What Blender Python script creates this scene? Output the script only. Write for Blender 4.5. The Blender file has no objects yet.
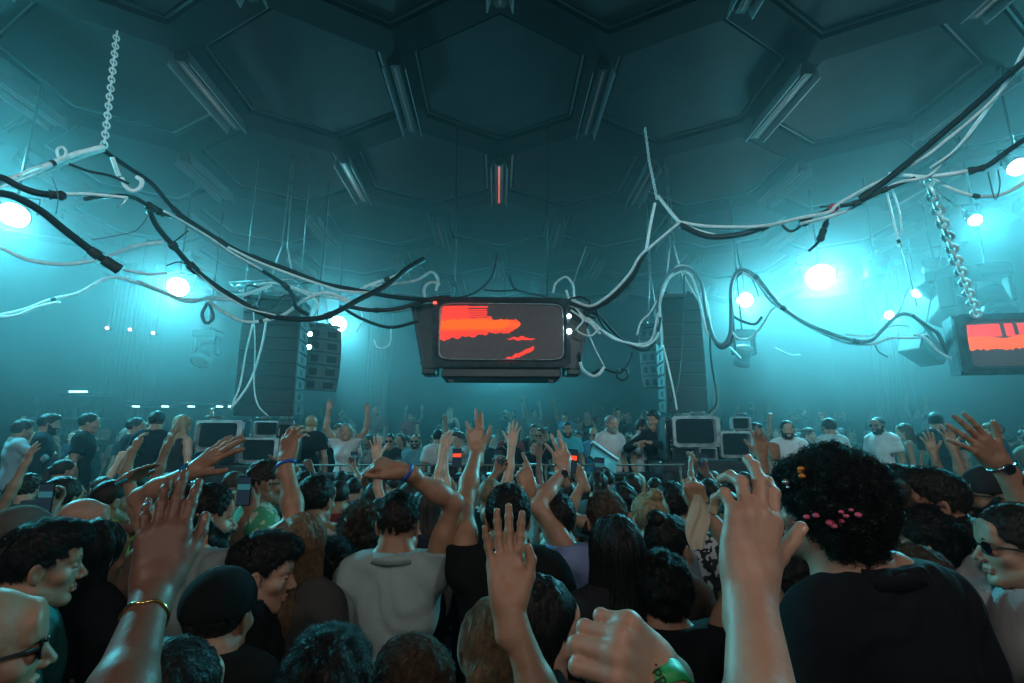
import bpy, math, random, time
import numpy as np
from mathutils import Vector, Matrix, Euler
T0 = time.time()
random.seed(7); RNG = np.random.default_rng(7)
HAZE = .038; LAMP = 1.6; FILL = 120
SC = bpy.context.scene
COL = SC.collection
F = 505.0; PITCH = math.radians(11.5); YAW = math.radians(-1.6); CAMZ = 1.85
# ------------------------------------------------------------------ camera
cam_data = bpy.data.cameras.new('camera'); cam = bpy.data.objects.new('camera', cam_data); COL.objects.link(cam)
cam_data.sensor_width = 36.0; cam_data.lens = F/1024*36; cam_data.clip_start = .03; cam_data.clip_end = 100
cam.location = (0, 0, CAMZ); cam.rotation_euler = Euler((math.pi/2+PITCH, 0, YAW), 'XYZ')
SC.camera = cam
_R = cam.rotation_euler.to_matrix()
def at(px, py, D):
    """world point seen at photograph pixel (px,py) at forward distance D (world y)"""
    d = _R @ Vector(((px-512)/F, (341.5-py)/F, -1.0))
    return Vector((0, 0, CAMZ)) + d*(D/d.y)
def pxscale(D):            # metres per pixel at distance D
    return D/F
SC.view_settings.view_transform = 'Standard'; SC.view_settings.look = 'None'
SC.view_settings.gamma = 1; SC.view_settings.use_curve_mapping = False; SC.view_settings.exposure = 0
SC.cycles.use_denoising = True
SC.cycles.max_bounces = 6; SC.cycles.diffuse_bounces = 2; SC.cycles.glossy_bounces = 2
SC.cycles.volume_bounces = 0; SC.cycles.transparent_max_bounces = 4; SC.cycles.transmission_bounces = 2
SC.cycles.sample_clamp_indirect = 3; SC.cycles.caustics_reflective = False; SC.cycles.caustics_refractive = False
# ------------------------------------------------------------------ object helpers
def tag(o, label=None, cat=None, group=None, kind=None):
    if label: o['label'] = label
    if cat: o['category'] = cat
    if group: o['group'] = group
    if kind: o['kind'] = kind
    return o
def empty(name, loc=(0, 0, 0), rz=0):
    o = bpy.data.objects.new(name, None); COL.objects.link(o); o.location = loc; o.rotation_euler = (0, 0, rz)
    o.empty_display_size = .1
    return o
def link(name, me, m=None, parent=None, loc=None, rz=0):
    o = bpy.data.objects.new(name, me); COL.objects.link(o)
    if m is not None and not me.materials: me.materials.append(m)
    if parent is not None: o.parent = parent
    if loc is not None: o.location = loc; o.rotation_euler = (0, 0, rz)
    return o
def mesh_np(name, V, Fq, smooth=True):
    """mesh from numpy verts (n,3) and faces (m,k) all k-gons"""
    me = bpy.data.meshes.new(name)
    V = np.asarray(V, np.float32); Fq = np.asarray(Fq, np.int32)
    me.vertices.add(len(V)); me.vertices.foreach_set('co', V.ravel())
    n, k = Fq.shape
    me.loops.add(n*k); me.loops.foreach_set('vertex_index', Fq.ravel())
    me.polygons.add(n); me.polygons.foreach_set('loop_start', np.arange(0, n*k, k, dtype=np.int32))
    me.polygons.foreach_set('loop_total', np.full(n, k, np.int32))
    me.polygons.foreach_set('use_smooth', np.full(n, smooth, bool))
    me.update(calc_edges=True); me.validate()
    return me
class MB:
    """collects boxes, prisms, tubes into one mesh"""
    def __init__(s): s.v = []; s.f = []; s.sm = []
    def add(s, V, Fs, smooth=False, M=None):
        b = len(s.v)
        for p in V:
            p = Vector(p)
            s.v.append(M @ p if M is not None else p)
        for f in Fs: s.f.append([b+i for i in f]); s.sm.append(smooth)
        return s
    def box(s, c, d, M=None, bev=0.0, taper=1.0):
        x, y, z = d[0]/2, d[1]/2, d[2]/2; c = Vector(c)
        if bev <= 0:
            V = [(sx*x*(taper if sz > 0 else 1), sy*y*(taper if sz > 0 else 1), sz*z) for sz in (-1, 1) for sy in (-1, 1) for sx in (-1, 1)]
            Fs = [(0, 2, 3, 1), (4, 5, 7, 6), (0, 1, 5, 4), (2, 6, 7, 3), (0, 4, 6, 2), (1, 3, 7, 5)]
            return s.add([c+Vector(v) for v in V], Fs, False, M)
        # chamfered box: 24 verts
        b = min(bev, x*.9, y*.9, z*.9); V = []; idx = {}
        for sx in (-1, 1):
            for sy in (-1, 1):
                for sz in (-1, 1):
                    for ax in range(3):
                        q = [sx*(x-b), sy*(y-b), sz*(z-b)]; q[ax] = (sx*x, sy*y, sz*z)[ax]
                        idx[sx, sy, sz, ax] = len(V); V.append(c+Vector(q))
        Fs = []
        for ax in range(3):
            o = [i for i in range(3) if i != ax]
            for sg in (-1, 1):
                q = []
                for a, b2 in ((-1, -1), (1, -1), (1, 1), (-1, 1)):
                    k = [0, 0, 0]; k[ax] = sg; k[o[0]] = a; k[o[1]] = b2; q.append(idx[(*k, ax)])
                Fs.append(q if sg > 0 else q[::-1])
        for ax in range(3):
            o = [i for i in range(3) if i != ax]
            for a in (-1, 1):
                for b2 in (-1, 1):
                    k1 = [0, 0, 0]; k1[o[0]] = a; k1[o[1]] = b2; k2 = list(k1); k1[ax] = -1; k2[ax] = 1
                    Fs.append([idx[(*k1, o[0])], idx[(*k2, o[0])], idx[(*k2, o[1])], idx[(*k1, o[1])]])
        for sx in (-1, 1):
            for sy in (-1, 1):
                for sz in (-1, 1): Fs.append([idx[sx, sy, sz, 0], idx[sx, sy, sz, 1], idx[sx, sy, sz, 2]])
        return s.add(V, Fs, False, M)
    def prism(s, poly, z0, z1, M=None, inset=0.0):
        """poly list of (x,y); extruded z0..z1"""
        n = len(poly); cx = sum(p[0] for p in poly)/n; cy = sum(p[1] for p in poly)/n
        V = [(p[0], p[1], z0) for p in poly]+[(cx+(p[0]-cx)*(1-inset), cy+(p[1]-cy)*(1-inset), z1) for p in poly]
        Fs = [list(range(n))[::-1], list(range(n, 2*n))]+[(i, (i+1) % n, n+(i+1) % n, n+i) for i in range(n)]
        return s.add(V, Fs, False, M)
    def tube(s, pts, r, n=8, M=None, cap=True):
        pts = [Vector(p) for p in pts]; rr = r if isinstance(r, (list, tuple)) else [r]*len(pts)
        up = Vector((0, 0, 1)); V = []; N = len(pts)
        t0 = (pts[1]-pts[0]).normalized(); u = t0.cross(up)
        if u.length < .01: u = t0.cross(Vector((1, 0, 0)))
        u.normalize()
        for i, p in enumerate(pts):
            t = (pts[min(i+1, N-1)]-pts[max(i-1, 0)]).normalized()
            u = (u-t*u.dot(t)).normalized(); w = t.cross(u)
            for k in range(n):
                a = 2*math.pi*k/n; V.append(p+(u*math.cos(a)+w*math.sin(a))*rr[i])
        Fs = [(i*n+k, i*n+(k+1) % n, (i+1)*n+(k+1) % n, (i+1)*n+k) for i in range(N-1) for k in range(n)]
        if cap: Fs += [list(range(n))[::-1], [(N-1)*n+k for k in range(n)]]
        return s.add(V, Fs, True, M)
    def cyl(s, c, r, h, n=20, axis='z', r2=None, M=None, smooth=True):
        r2 = r if r2 is None else r2
        A = {'z': Matrix.Identity(3), 'x': Matrix(((0, 0, 1), (0, 1, 0), (-1, 0, 0))), 'y': Matrix(((1, 0, 0), (0, 0, 1), (0, -1, 0)))}[axis]
        V = []
        for z, q in ((-h/2, r), (h/2, r2)):
            for k in range(n):
                a = 2*math.pi*k/n; V.append(Vector(c)+A @ Vector((q*math.cos(a), q*math.sin(a), z)))
        b = len(s.v)
        s.add(V, [(k, (k+1) % n, n+(k+1) % n, n+k) for k in range(n)], smooth, M)
        for f in (list(range(n))[::-1], list(range(n, 2*n))): s.f.append([b+i for i in f]); s.sm.append(False)
        return s
    def ball(s, c, r, n=10, M=None, sc=(1, 1, 1)):
        V = []; Fs = []; m = n
        for i in range(n+1):
            th = math.pi*i/n
            for k in range(m):
                a = 2*math.pi*k/m; V.append(Vector(c)+Vector((sc[0]*r*math.sin(th)*math.cos(a), sc[1]*r*math.sin(th)*math.sin(a), sc[2]*r*math.cos(th))))
        for i in range(n):
            for k in range(m): Fs.append((i*m+k, (i+1)*m+k, (i+1)*m+(k+1) % m, i*m+(k+1) % m))
        return s.add(V, Fs, True, M)
    def mesh(s, name):
        me = bpy.data.meshes.new(name); me.from_pydata([tuple(v) for v in s.v], [], s.f)
        me.polygons.foreach_set('use_smooth', s.sm); me.update()
        return me
    def build(s, name, m, parent=None, loc=None, rz=0):
        return link(name, s.mesh(name), m, parent, loc, rz)
# ------------------------------------------------------------------ materials
MATS = {}
def mat(name, col, rough=.6, metal=0.0, spec=.4, emis=None, estr=0.0, bump=0.0, bscale=40, var=0.0, vscale=6, objcol=False, sheen=0, detail=4):
    if name in MATS: return MATS[name]
    m = bpy.data.materials.new(name); m.use_nodes = True; nt = m.node_tree; b = nt.nodes['Principled BSDF']; L = nt.links
    b.inputs['Base Color'].default_value = (*col, 1); b.inputs['Roughness'].default_value = rough
    b.inputs['Metallic'].default_value = metal; b.inputs['Specular IOR Level'].default_value = spec
    if sheen: b.inputs['Sheen Weight'].default_value = sheen
    if emis: b.inputs['Emission Color'].default_value = (*emis, 1); b.inputs['Emission Strength'].default_value = estr
    base = None
    tc = nt.nodes.new('ShaderNodeTexCoord')
    if objcol:
        oi = nt.nodes.new('ShaderNodeObjectInfo'); base = oi.outputs['Color']
    if var:
        nz = nt.nodes.new('ShaderNodeTexNoise'); nz.inputs['Scale'].default_value = vscale; nz.inputs['Detail'].default_value = detail
        L.new(tc.outputs['Object'], nz.inputs['Vector'])
        mr = nt.nodes.new('ShaderNodeMapRange'); mr.inputs['From Min'].default_value = .3; mr.inputs['From Max'].default_value = .7
        mr.inputs['To Min'].default_value = 1-var; mr.inputs['To Max'].default_value = 1+var; L.new(nz.outputs['Fac'], mr.inputs['Value'])
        mx = nt.nodes.new('ShaderNodeVectorMath'); mx.operation = 'SCALE'
        if base is not None: L.new(base, mx.inputs[0])
        else: mx.inputs[0].default_value = col
        L.new(mr.outputs['Result'], mx.inputs['Scale']); base = mx.outputs['Vector']
    if base is not None: L.new(base, b.inputs['Base Color'])
    if bump:
        nz = nt.nodes.new('ShaderNodeTexNoise'); nz.inputs['Scale'].default_value = bscale; nz.inputs['Detail'].default_value = detail
        L.new(tc.outputs['Object'], nz.inputs['Vector'])
        bp = nt.nodes.new('ShaderNodeBump'); bp.inputs['Strength'].default_value = bump; bp.inputs['Distance'].default_value = .01
        L.new(nz.outputs['Fac'], bp.inputs['Height']); L.new(bp.outputs['Normal'], b.inputs['Normal'])
    MATS[name] = m
    return m
def emit(name, col, s):
    if name in MATS: return MATS[name]
    m = bpy.data.materials.new(name); m.use_nodes = True; nt = m.node_tree; nt.nodes.clear()
    e = nt.nodes.new('ShaderNodeEmission'); e.inputs[0].default_value = (*col, 1); e.inputs[1].default_value = s
    o = nt.nodes.new('ShaderNodeOutputMaterial'); nt.links.new(e.outputs[0], o.inputs[0]); MATS[name] = m
    return m
def catmull(P, sub=6):
    P = [Vector(p) for p in P]
    if len(P) < 3: return P
    Q = [P[0]*2-P[1]]+P+[P[-1]*2-P[-2]]; out = []
    for i in range(1, len(Q)-2):
        a, b, c, d = Q[i-1:i+3]
        for k in range(sub):
            t = k/sub; out.append(.5*((2*b)+(c-a)*t+(2*a-5*b+4*c-d)*t*t+(3*b-a-3*c+d)*t**3))
    out.append(P[-1])
    return out
# ================================================================== world haze (air of the club)
w = bpy.data.worlds.new('club_air'); SC.world = w; w.use_nodes = True; nt = w.node_tree; nt.nodes.clear()
wo = nt.nodes.new('ShaderNodeOutputWorld'); bg = nt.nodes.new('ShaderNodeBackground'); bg.inputs[0].default_value = (0, 0, 0, 1); bg.inputs[1].default_value = 0
nt.links.new(bg.outputs[0], wo.inputs['Surface'])
def haze_material():
    """smoke that hangs above head height and thickens towards the stage and the sides"""
    m = bpy.data.materials.new('stage_haze'); m.use_nodes = True; nt = m.node_tree; nt.nodes.clear(); L = nt.links
    g = nt.nodes.new('ShaderNodeTexCoord'); sp = nt.nodes.new('ShaderNodeSeparateXYZ'); L.new(g.outputs['Object'], sp.inputs[0])
    def ramp(src, a, b, lo, hi, ab=False):
        if ab: q = nt.nodes.new('ShaderNodeMath'); q.operation = 'ABSOLUTE'; L.new(src, q.inputs[0]); src = q.outputs[0]
        r = nt.nodes.new('ShaderNodeMapRange'); r.interpolation_type = 'SMOOTHSTEP'
        for k, v in zip(('From Min', 'From Max', 'To Min', 'To Max'), (a, b, lo, hi)): r.inputs[k].default_value = v
        L.new(src, r.inputs['Value']); return r.outputs['Result']
    def mul(x, y):
        q = nt.nodes.new('ShaderNodeMath'); q.operation = 'MULTIPLY'; L.new(x, q.inputs[0])
        if isinstance(y, float): q.inputs[1].default_value = y
        else: L.new(y, q.inputs[1])
        return q.outputs[0]
    d = mul(mul(ramp(sp.outputs['Y'], 3.0, 10.5, .09, 1.0), ramp(sp.outputs['Z'], 1.3, 3.2, .38, 1.0)), ramp(sp.outputs['X'], .5, 8.0, .62, 1.45, True))
    v = nt.nodes.new('ShaderNodeVolumeScatter'); v.inputs['Color'].default_value = (.85, .95, 1, 1); v.inputs['Anisotropy'].default_value = .55
    L.new(mul(d, HAZE), v.inputs['Density']); o = nt.nodes.new('ShaderNodeOutputMaterial'); L.new(v.outputs[0], o.inputs['Volume'])
    return m
# ================================================================== room shell
XW, Y0, Y1, ZC = 13.0, -5.0, 19.0, 7.3
m_wall = mat('dark_plaster', (.05, .06, .07), .8, bump=.3, bscale=8, var=.35, vscale=1.2)
m_floor = mat('dark_dance_floor', (.03, .03, .033), .5, var=.3, vscale=3)
m_ceil = mat('black_ceiling', (.02, .022, .026), .7)
m_panel = mat('grey_felt_panel', (.018, .022, .026), .6, spec=.25, bump=.1, bscale=25, var=.25, vscale=2.0)
m_beam = mat('black_beam', (.006, .007, .009), .7, spec=.15, var=.2, vscale=5)
m_edge = mat('panel_edge_metal', (.16, .18, .2), .4, metal=.4)
def S(name, mb, m, parent=None): return tag(mb.build(name, m, parent), kind='structure')
tag(MB().box((0, 7, 3.7), (28, 26, 9.2)).build('haze', haze_material()), 'thin stage smoke filling the hall', 'haze', kind='stuff')
S('floor', MB().box((0, (Y0+Y1)/2, -.1), (2*XW+.6, Y1-Y0+.6, .2)), m_floor)
S('wall_left', MB().box((-XW-.15, (Y0+Y1)/2, ZC/2+.2), (.3, Y1-Y0+.6, ZC+1.4)), m_wall)
S('wall_right', MB().box((XW+.15, (Y0+Y1)/2, ZC/2+.2), (.3, Y1-Y0+.6, ZC+1.4)), m_wall)
S('wall_back', MB().box((0, Y1+.15, ZC/2+.2), (2*XW, .3, ZC+1.4)), m_wall)
S('wall_front', MB().box((0, Y0-.15, ZC/2+.2), (2*XW, .3, ZC+1.4)), m_wall)
ceiling = S('ceiling', MB().box((0, (Y0+Y1)/2, ZC+.75), (2*XW, Y1-Y0, .3)), m_ceil)
# hexagonal beam lattice
SH = 1.7; TX = .866*SH; Y_A = 3.1*SH                       # hexagon side, half width, y of the nearest hexagon's near corner
hexes = []
for r in range(-4, 7):
    for c in range(-6, 7):
        cx = 2*TX*c+(TX if r % 2 else 0); cy = Y_A+SH+1.5*SH*r
        if abs(cx) < XW-.3 and Y0+.5 < cy < Y1-.4: hexes.append((cx, cy))
def hexpts(cx, cy, R, z): return [Vector((cx+R*math.sin(math.radians(60*k)), cy+R*math.cos(math.radians(60*k)), z)) for k in range(6)]
BW = .46                                                    # beam width
Rin = SH-BW/2/.866
edges = {}
def key(p): return (round(p.x, 2), round(p.y, 2))
mbl = MB()
for cx, cy in hexes:
    P = hexpts(cx, cy, SH, 0)
    for k in range(6):
        a, b = P[k], P[(k+1) % 6]; kk = tuple(sorted((key(a), key(b))))
        edges.setdefault(kk, (a, b))
    # the faces of the recess round this panel: from beam bottom up to the panel
    O = hexpts(cx, cy, SH, ZC); I = hexpts(cx, cy, Rin, ZC); U = hexpts(cx, cy, Rin+.02, ZC+.32)
    V = O+I+U
    mbl.add(V, [(k, (k+1) % 6, 6+(k+1) % 6, 6+k) for k in range(6)]+[(6+k, 6+(k+1) % 6, 12+(k+1) % 6, 12+k) for k in range(6)])
mbl.build('beam_lattice', m_beam, ceiling)
pm = MB(); P = hexpts(0, 0, Rin-.03, 0); U = hexpts(0, 0, Rin-.10, -.05); W_ = hexpts(0, 0, Rin-.03, .12)
pm.add(W_+P+U, [(k, (k+1) % 6, 6+(k+1) % 6, 6+k) for k in range(6)]+[(6+k, 6+(k+1) % 6, 12+(k+1) % 6, 12+k) for k in range(6)]+[tuple(12+k for k in range(6)), tuple(range(5, -1, -1))])
pme = pm.mesh('ceiling_panel'); pme.materials.append(m_panel)
em = MB(); A_, B_ = hexpts(0, 0, Rin-.02, -.055), hexpts(0, 0, Rin-.055, -.055); C_, D_ = hexpts(0, 0, Rin-.02, 0), hexpts(0, 0, Rin-.055, 0)
em.add(A_+B_+C_+D_, [(k, (k+1) % 6, 6+(k+1) % 6, 6+k) for k in range(6)]+[(12+k, 12+(k+1) % 6, (k+1) % 6, k) for k in range(6)]+[(6+k, 6+(k+1) % 6, 18+(k+1) % 6, 18+k) for k in range(6)])
eme = em.mesh('panel_rim'); eme.materials.append(m_edge)
for cx, cy in hexes:
    o = bpy.data.objects.new('ceiling_panel', pme); COL.objects.link(o); o.parent = ceiling; o.location = (cx, cy, ZC+.12)
    o2 = bpy.data.objects.new('panel_rim', eme); COL.objects.link(o2); o2.parent = o
# LED bars under every beam that runs away from the camera
m_bar = mat('bar_housing', (.045, .05, .055), .45, metal=.3)
m_lip = mat('bar_lip', (.22, .24, .26), .45, metal=.3)
m_led = mat('bar_diode', (.12, .12, .12), .3, emis=(.6, .75, .8), estr=.03)
m_ledr = mat('bar_diode_red', (.6, .1, .1), .3, emis=(1, .08, .06), estr=.7)
def led_bar():
    t = empty('light_bar')
    L = SH-.12; z = -.16
    MB().box((0, 0, z), (.17, L, .12)).box((0, 0, z-.075), (.12, L-.02, .05)).build('housing', m_bar, t)
    for sx in (-1, 1):
        MB().add([(sx*.09, -L/2, z+.06), (sx*.09, L/2, z+.06), (sx*.15, L/2, z-.17), (sx*.15, -L/2, z-.17), (sx*.10, -L/2, z+.06), (sx*.10, L/2, z+.06), (sx*.165, L/2, z-.17), (sx*.165, -L/2, z-.17)], [(0, 1, 2, 3), (4, 5, 6, 7), (0, 1, 5, 4), (3, 2, 6, 7), (0, 3, 7, 4), (1, 2, 6, 5)]).build('fin', m_lip, t)
    d = MB().box((0, 0, z-.102), (.03, L-.1, .006))
    for i in range(16): d.cyl((0, -L/2+.1+i*(L-.2)/15, z-.104), .02, .012, 8)
    d.build('diode_row', m_led, t)
    for sy in (-1, 1): MB().box((0, sy*(L/2-.1), -.05), (.1, .06, .12), bev=.01).build('mounting_bracket', m_bar, t)
    return t
def copy_tree(o, parent=None):
    c = o.copy(); COL.objects.link(c); c.parent = parent
    for ch in o.children: copy_tree(ch, c)
    return c
proto = led_bar(); nbar = 0
bars = sorted([( (a+b)/2) for a, b in edges.values() if abs(a.x-b.x) < .01 and -2 < (a.y+b.y)/2 < Y1-1], key=lambda p: (round(p.y, 1), p.x))
rowsy = sorted({round(p.y, 1) for p in bars})
ORD = ['nearest', 'second', 'third', 'fourth', 'fifth', 'sixth', 'seventh', 'eighth', 'ninth', 'tenth', 'eleventh']
vis_rows = [y for y in rowsy if y > 3.2]
used = False
for p in bars:
    ry = round(p.y, 1)
    if ry not in vis_rows or abs(p.x) > XW-1: continue
    o = proto if not used else copy_tree(proto); used = True
    o.location = (p.x, p.y, ZC)
    row = ORD[vis_rows.index(ry)]
    rowx = sorted([q.x for q in bars if round(q.y, 1) == ry], key=abs); rk = rowx.index(p.x)
    side = 'above the hanging monitor line' if abs(p.x) < .2 else ('towards the wall with the white neon cable loops' if p.x < 0 else 'towards the wall with the white hanging chain')
    n = int(round(abs(p.x)/TX))
    o['label'] = f"{row} row ceiling light bar, " + ('over the middle axis of the hall' if n == 0 else f"{ORD[n]} beam off the axis, {'left' if p.x<0 else 'right'} half")
    o['category'] = 'light bar'; o['group'] = 'light bars under the ceiling beams'
# the one bar with red diodes
red = min([o for o in COL.objects if o.name.startswith('light_bar')], key=lambda o: (o.location-Vector((0, Y_A+2.5*SH, ZC))).length)
for ch in list(red.children):
    if ch.name.startswith('diode_row'): ch.data = ch.data.copy(); ch.data.materials.clear(); ch.data.materials.append(m_ledr)
red['label'] = 'ceiling light bar with red glowing diodes on the middle axis'
# ================================================================== ribbed wall columns
m_rib = mat('ribbed_cladding', (.10, .115, .125), .5, metal=.1)
def ribbed(x, y, wd, h, facing, label):
    t = empty('wall_column', (x, y, 0)); c = MB().box((0, 0, h/2), (wd, .5, h)); c.build('core', m_rib, t)
    r = MB(); n = max(4, int(wd/.12))
    for i in range(n): r.cyl((-wd/2+(i+.5)*wd/n, -.25, h/2), .035, h, 8)
    r.build('rib_cladding', m_rib, t)
    tag(t, kind='structure')
    t['label'] = label
    return t
for px, D, wd, lab in ((120, 15.5, 1.3, 'ribbed column behind the crowd, first from the bar'), (375, 17.8, .8, 'ribbed column behind the speakers and the raised fists'), (898, 15.5, 1.5, 'ribbed column under the small round lamps')):
    p = at(px, 430, D); ribbed(p.x, D, wd, ZC+.3, 0, lab)
# ================================================================== flood lamps
CY = (.065, .63, .77)
m_lens = emit('lamp_lens', (.75, .97, 1.0), 60.0)
m_can = mat('lamp_can', (.03, .032, .035), .4, metal=.6)
def flood(px, py, D, r_, power, label, aim=(0, 4, 1), spot=None, col=CY, lens=None, size=.12):
    r = r_*1.35; p = at(px, py, D); t = empty('flood_lamp', p)
    d = (Vector(aim)-p).normalized(); q = d.to_track_quat('-Z', 'Y'); M = q.to_matrix().to_4x4()
    body = MB().cyl((0, 0, .13), r*1.15, .26, 20, r2=r*.7, M=M).cyl((0, 0, .29), r*.6, .08, 16, M=M); body.build('lamp_body', m_can, t)
    MB().cyl((0, 0, -.005), r, .02, 20, M=M).build('lens', m_lens if lens is None else lens, t)
    y = MB(); y.tube([M @ Vector((s*r*1.3, 0, .1)) if i == 0 else v for s in (1,) for i, v in enumerate([None, M @ Vector((r*1.3, 0, .1))+Vector((0, 0, .25)), M @ Vector((-r*1.3, 0, .1))+Vector((0, 0, .25)), M @ Vector((-r*1.3, 0, .1))])], .015, 6)
    y.build('yoke', m_can, t)
    MB().tube([(0, 0, .28), (0, 0, ZC-p.z)], .02, 6).build('drop_rod', m_can, t)
    tag(t, label, 'flood lamp', 'cyan flood lamps hung from the ceiling')
    ld = bpy.data.lights.new('flood_light', 'SPOT' if spot else 'POINT'); ld.energy = power; ld.color = col; ld.shadow_soft_size = size
    if spot: ld.spot_size = math.radians(spot); ld.spot_blend = 1.0
    lo = bpy.data.objects.new('flood_light', ld); COL.objects.link(lo); lo.parent = t; lo.location = d*.08
    lo.rotation_euler = q.to_euler()
    return t
P_ = LAMP
flood(14, 215, 7.0, .13, 900*P_, 'cyan flood lamp by the thick dark cable near the left picture edge', aim=(-4, 0, -2.5), spot=128)
flood(178, 287, 10.0, .14, 900*P_, 'cyan flood lamp above the loops between the left column and speaker array', aim=(-3, 0, -2.5), spot=128)
flood(338, 324, 13.0, .15, 900*P_, 'cyan flood lamp glowing beside the angled speaker boxes', aim=(-1, 0, -2.5), spot=128)
flood(745, 300, 12.0, .13, 900*P_, 'cyan flood lamp inside the hanging cable arch', aim=(1, 0, -2.5), spot=128)
flood(820, 277, 10.0, .20, 1650*P_, 'largest brightest cyan flood lamp over the crowd', aim=(3, 0, -2.5), spot=128)
flood(975, 220, 8.0, .07, 350*P_, 'small cyan flood lamp behind the white chain', aim=(5, 0, -2.5), spot=128)
flood(1018, 167, 6.5, .09, 450*P_, 'cyan flood lamp at the far end of the taped white cables', aim=(5, 0, -2.5), spot=128)
flood(917, 293, 12.0, .08, 250*P_, 'small cyan lamp over the ribbed column beside the cable arch', aim=(4, 0, -2.5), spot=128)
flood(889, 315, 14.0, .08, 250*P_, 'faint small cyan lamp low over the ribbed column', aim=(3, 0, -2.5), spot=128)
flood(505, 338, 13.5, .10, 900*P_, 'cyan flood lamp behind the hanging television, over the rear tier', aim=(0, 0, -4), spot=130)
# lamps of the same rig just beyond the picture's edges
flood(-110, 150, 7.5, .15, 1800*P_, 'cyan flood lamp beyond the left edge, over the side bar', aim=(-3, 4, 0), spot=150)
flood(1130, 150, 7.5, .15, 900*P_, 'cyan flood lamp beyond the right edge, over the side stairs', aim=(4, 4, 0), spot=150)
# unseen fill lamps added behind the camera: soft neutral light on the nearest people
WARM = (1.0, .89, .81); m_wl = emit('fill_lens', (1, .85, .7), 6)
for x, y, z, e, ax in ((-2.6, -2.2, 4.6, 1.0, -.6), (2.8, -2.4, 4.6, 1.1, .8), (.2, -3.2, 3.4, .55, .1)):
    t = empty('fill_lamp', (x, y, z)); d = (Vector((ax, 2.0, 1.5))-Vector((x, y, z))).normalized(); q = d.to_track_quat('-Z', 'Y'); M = q.to_matrix().to_4x4()
    MB().cyl((0, 0, .15), .2, .3, 18, r2=.12, M=M).build('lamp_body', m_can, t); MB().cyl((0, 0, -.005), .18, .02, 18, M=M).build('lens', m_wl, t)
    MB().tube([(0, 0, .2), (0, 0, ZC-z)], .02, 6).build('drop_rod', m_can, t)
    ld = bpy.data.lights.new('fill_light', 'SPOT'); ld.energy = FILL*e; ld.color = WARM; ld.shadow_soft_size = .35; ld.spot_size = math.radians(95); ld.spot_blend = 1
    lo = bpy.data.objects.new('fill_light', ld); COL.objects.link(lo); lo.parent = t; lo.location = d*.1; lo.rotation_euler = q.to_euler()
    tag(t, ('first' if x < -1 else 'second' if x > 1 else 'lowest')+' added warm fill lamp hanging over the dance floor behind the crowd', 'fill lamp')

for (x, y, z), aim, e, cone, lab in (((-1.6, -2.0, 5.0), (-4.2, 5.0, 4.1), 1000, 52, 'added cold white fill lamp behind the camera aimed at the cables with the thin chain'), ((1.8, -2.0, 5.0), (4.0, 5.2, 4.1), 1000, 52, 'added cold white fill lamp behind the camera aimed at the red-taped cables'),
                                     ((.2, -2.4, 4.2), (0, 7.5, 2.9), 420, 46, 'added cold white fill lamp behind the camera aimed at the hanging television')):  # unseen lamps added to brighten the cables and television from the front
    t = empty('front_fill_lamp', (x, y, z)); d = (Vector(aim)-Vector((x, y, z))).normalized(); q = d.to_track_quat('-Z', 'Y'); M = q.to_matrix().to_4x4()
    MB().cyl((0, 0, .15), .2, .3, 18, r2=.12, M=M).build('lamp_body', m_can, t); MB().cyl((0, 0, -.005), .18, .02, 18, M=M).build('lens', m_wl, t); MB().tube([(0, 0, .2), (0, 0, ZC-z)], .02, 6).build('drop_rod', m_can, t)
    ld = bpy.data.lights.new('front_fill_light', 'SPOT'); ld.energy = e; ld.color = (.66, .95, 1.0); ld.shadow_soft_size = .2; ld.spot_size = math.radians(cone); ld.spot_blend = .8
    lo = bpy.data.objects.new('front_fill_light', ld); COL.objects.link(lo); lo.parent = t; lo.location = d*.1; lo.rotation_euler = q.to_euler()
    tag(t, lab, 'rig lamp')
# ================================================================== hanging tube televisions and their stacks
m_cab = mat('worn_tv_cabinet', (.035, .045, .052), .45, var=.5, vscale=9, bump=.25, bscale=30)
m_cabl = mat('pale_tv_plastic', (.30, .36, .38), .45, var=.45, vscale=7, bump=.15, bscale=30)
m_dark = mat('black_plastic', (.012, .013, .015), .4)
m_glass = mat('dark_tube_glass', (.015, .022, .026), .12, spec=.6)
m_chrome = mat('scratched_metal', (.35, .38, .4), .35, metal=.8, var=.3, vscale=12)
m_wht = emit('white_diode', (.7, .95, 1), 14)
def screen_mat():
    m = bpy.data.materials.new('glowing_screen'); m.use_nodes = True; nt = m.node_tree; b = nt.nodes['Principled BSDF']
    a = nt.nodes.new('ShaderNodeVertexColor'); a.layer_name = 'picture'
    b.inputs['Base Color'].default_value = (.02, .02, .022, 1); b.inputs['Roughness'].default_value = .5; b.inputs['Specular IOR Level'].default_value = .1
    nt.links.new(a.outputs['Color'], b.inputs['Emission Color']); b.inputs['Emission Strength'].default_value = 1.35
    return m
m_screen = screen_mat()
def vnoise(x, seed=0):
    r = np.random.default_rng(seed); t = r.random(512); i = np.floor(x).astype(int) % 511; f = x-np.floor(x); f = f*f*(3-2*f)
    return t[i]*(1-f)+t[i+1]*f
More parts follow.
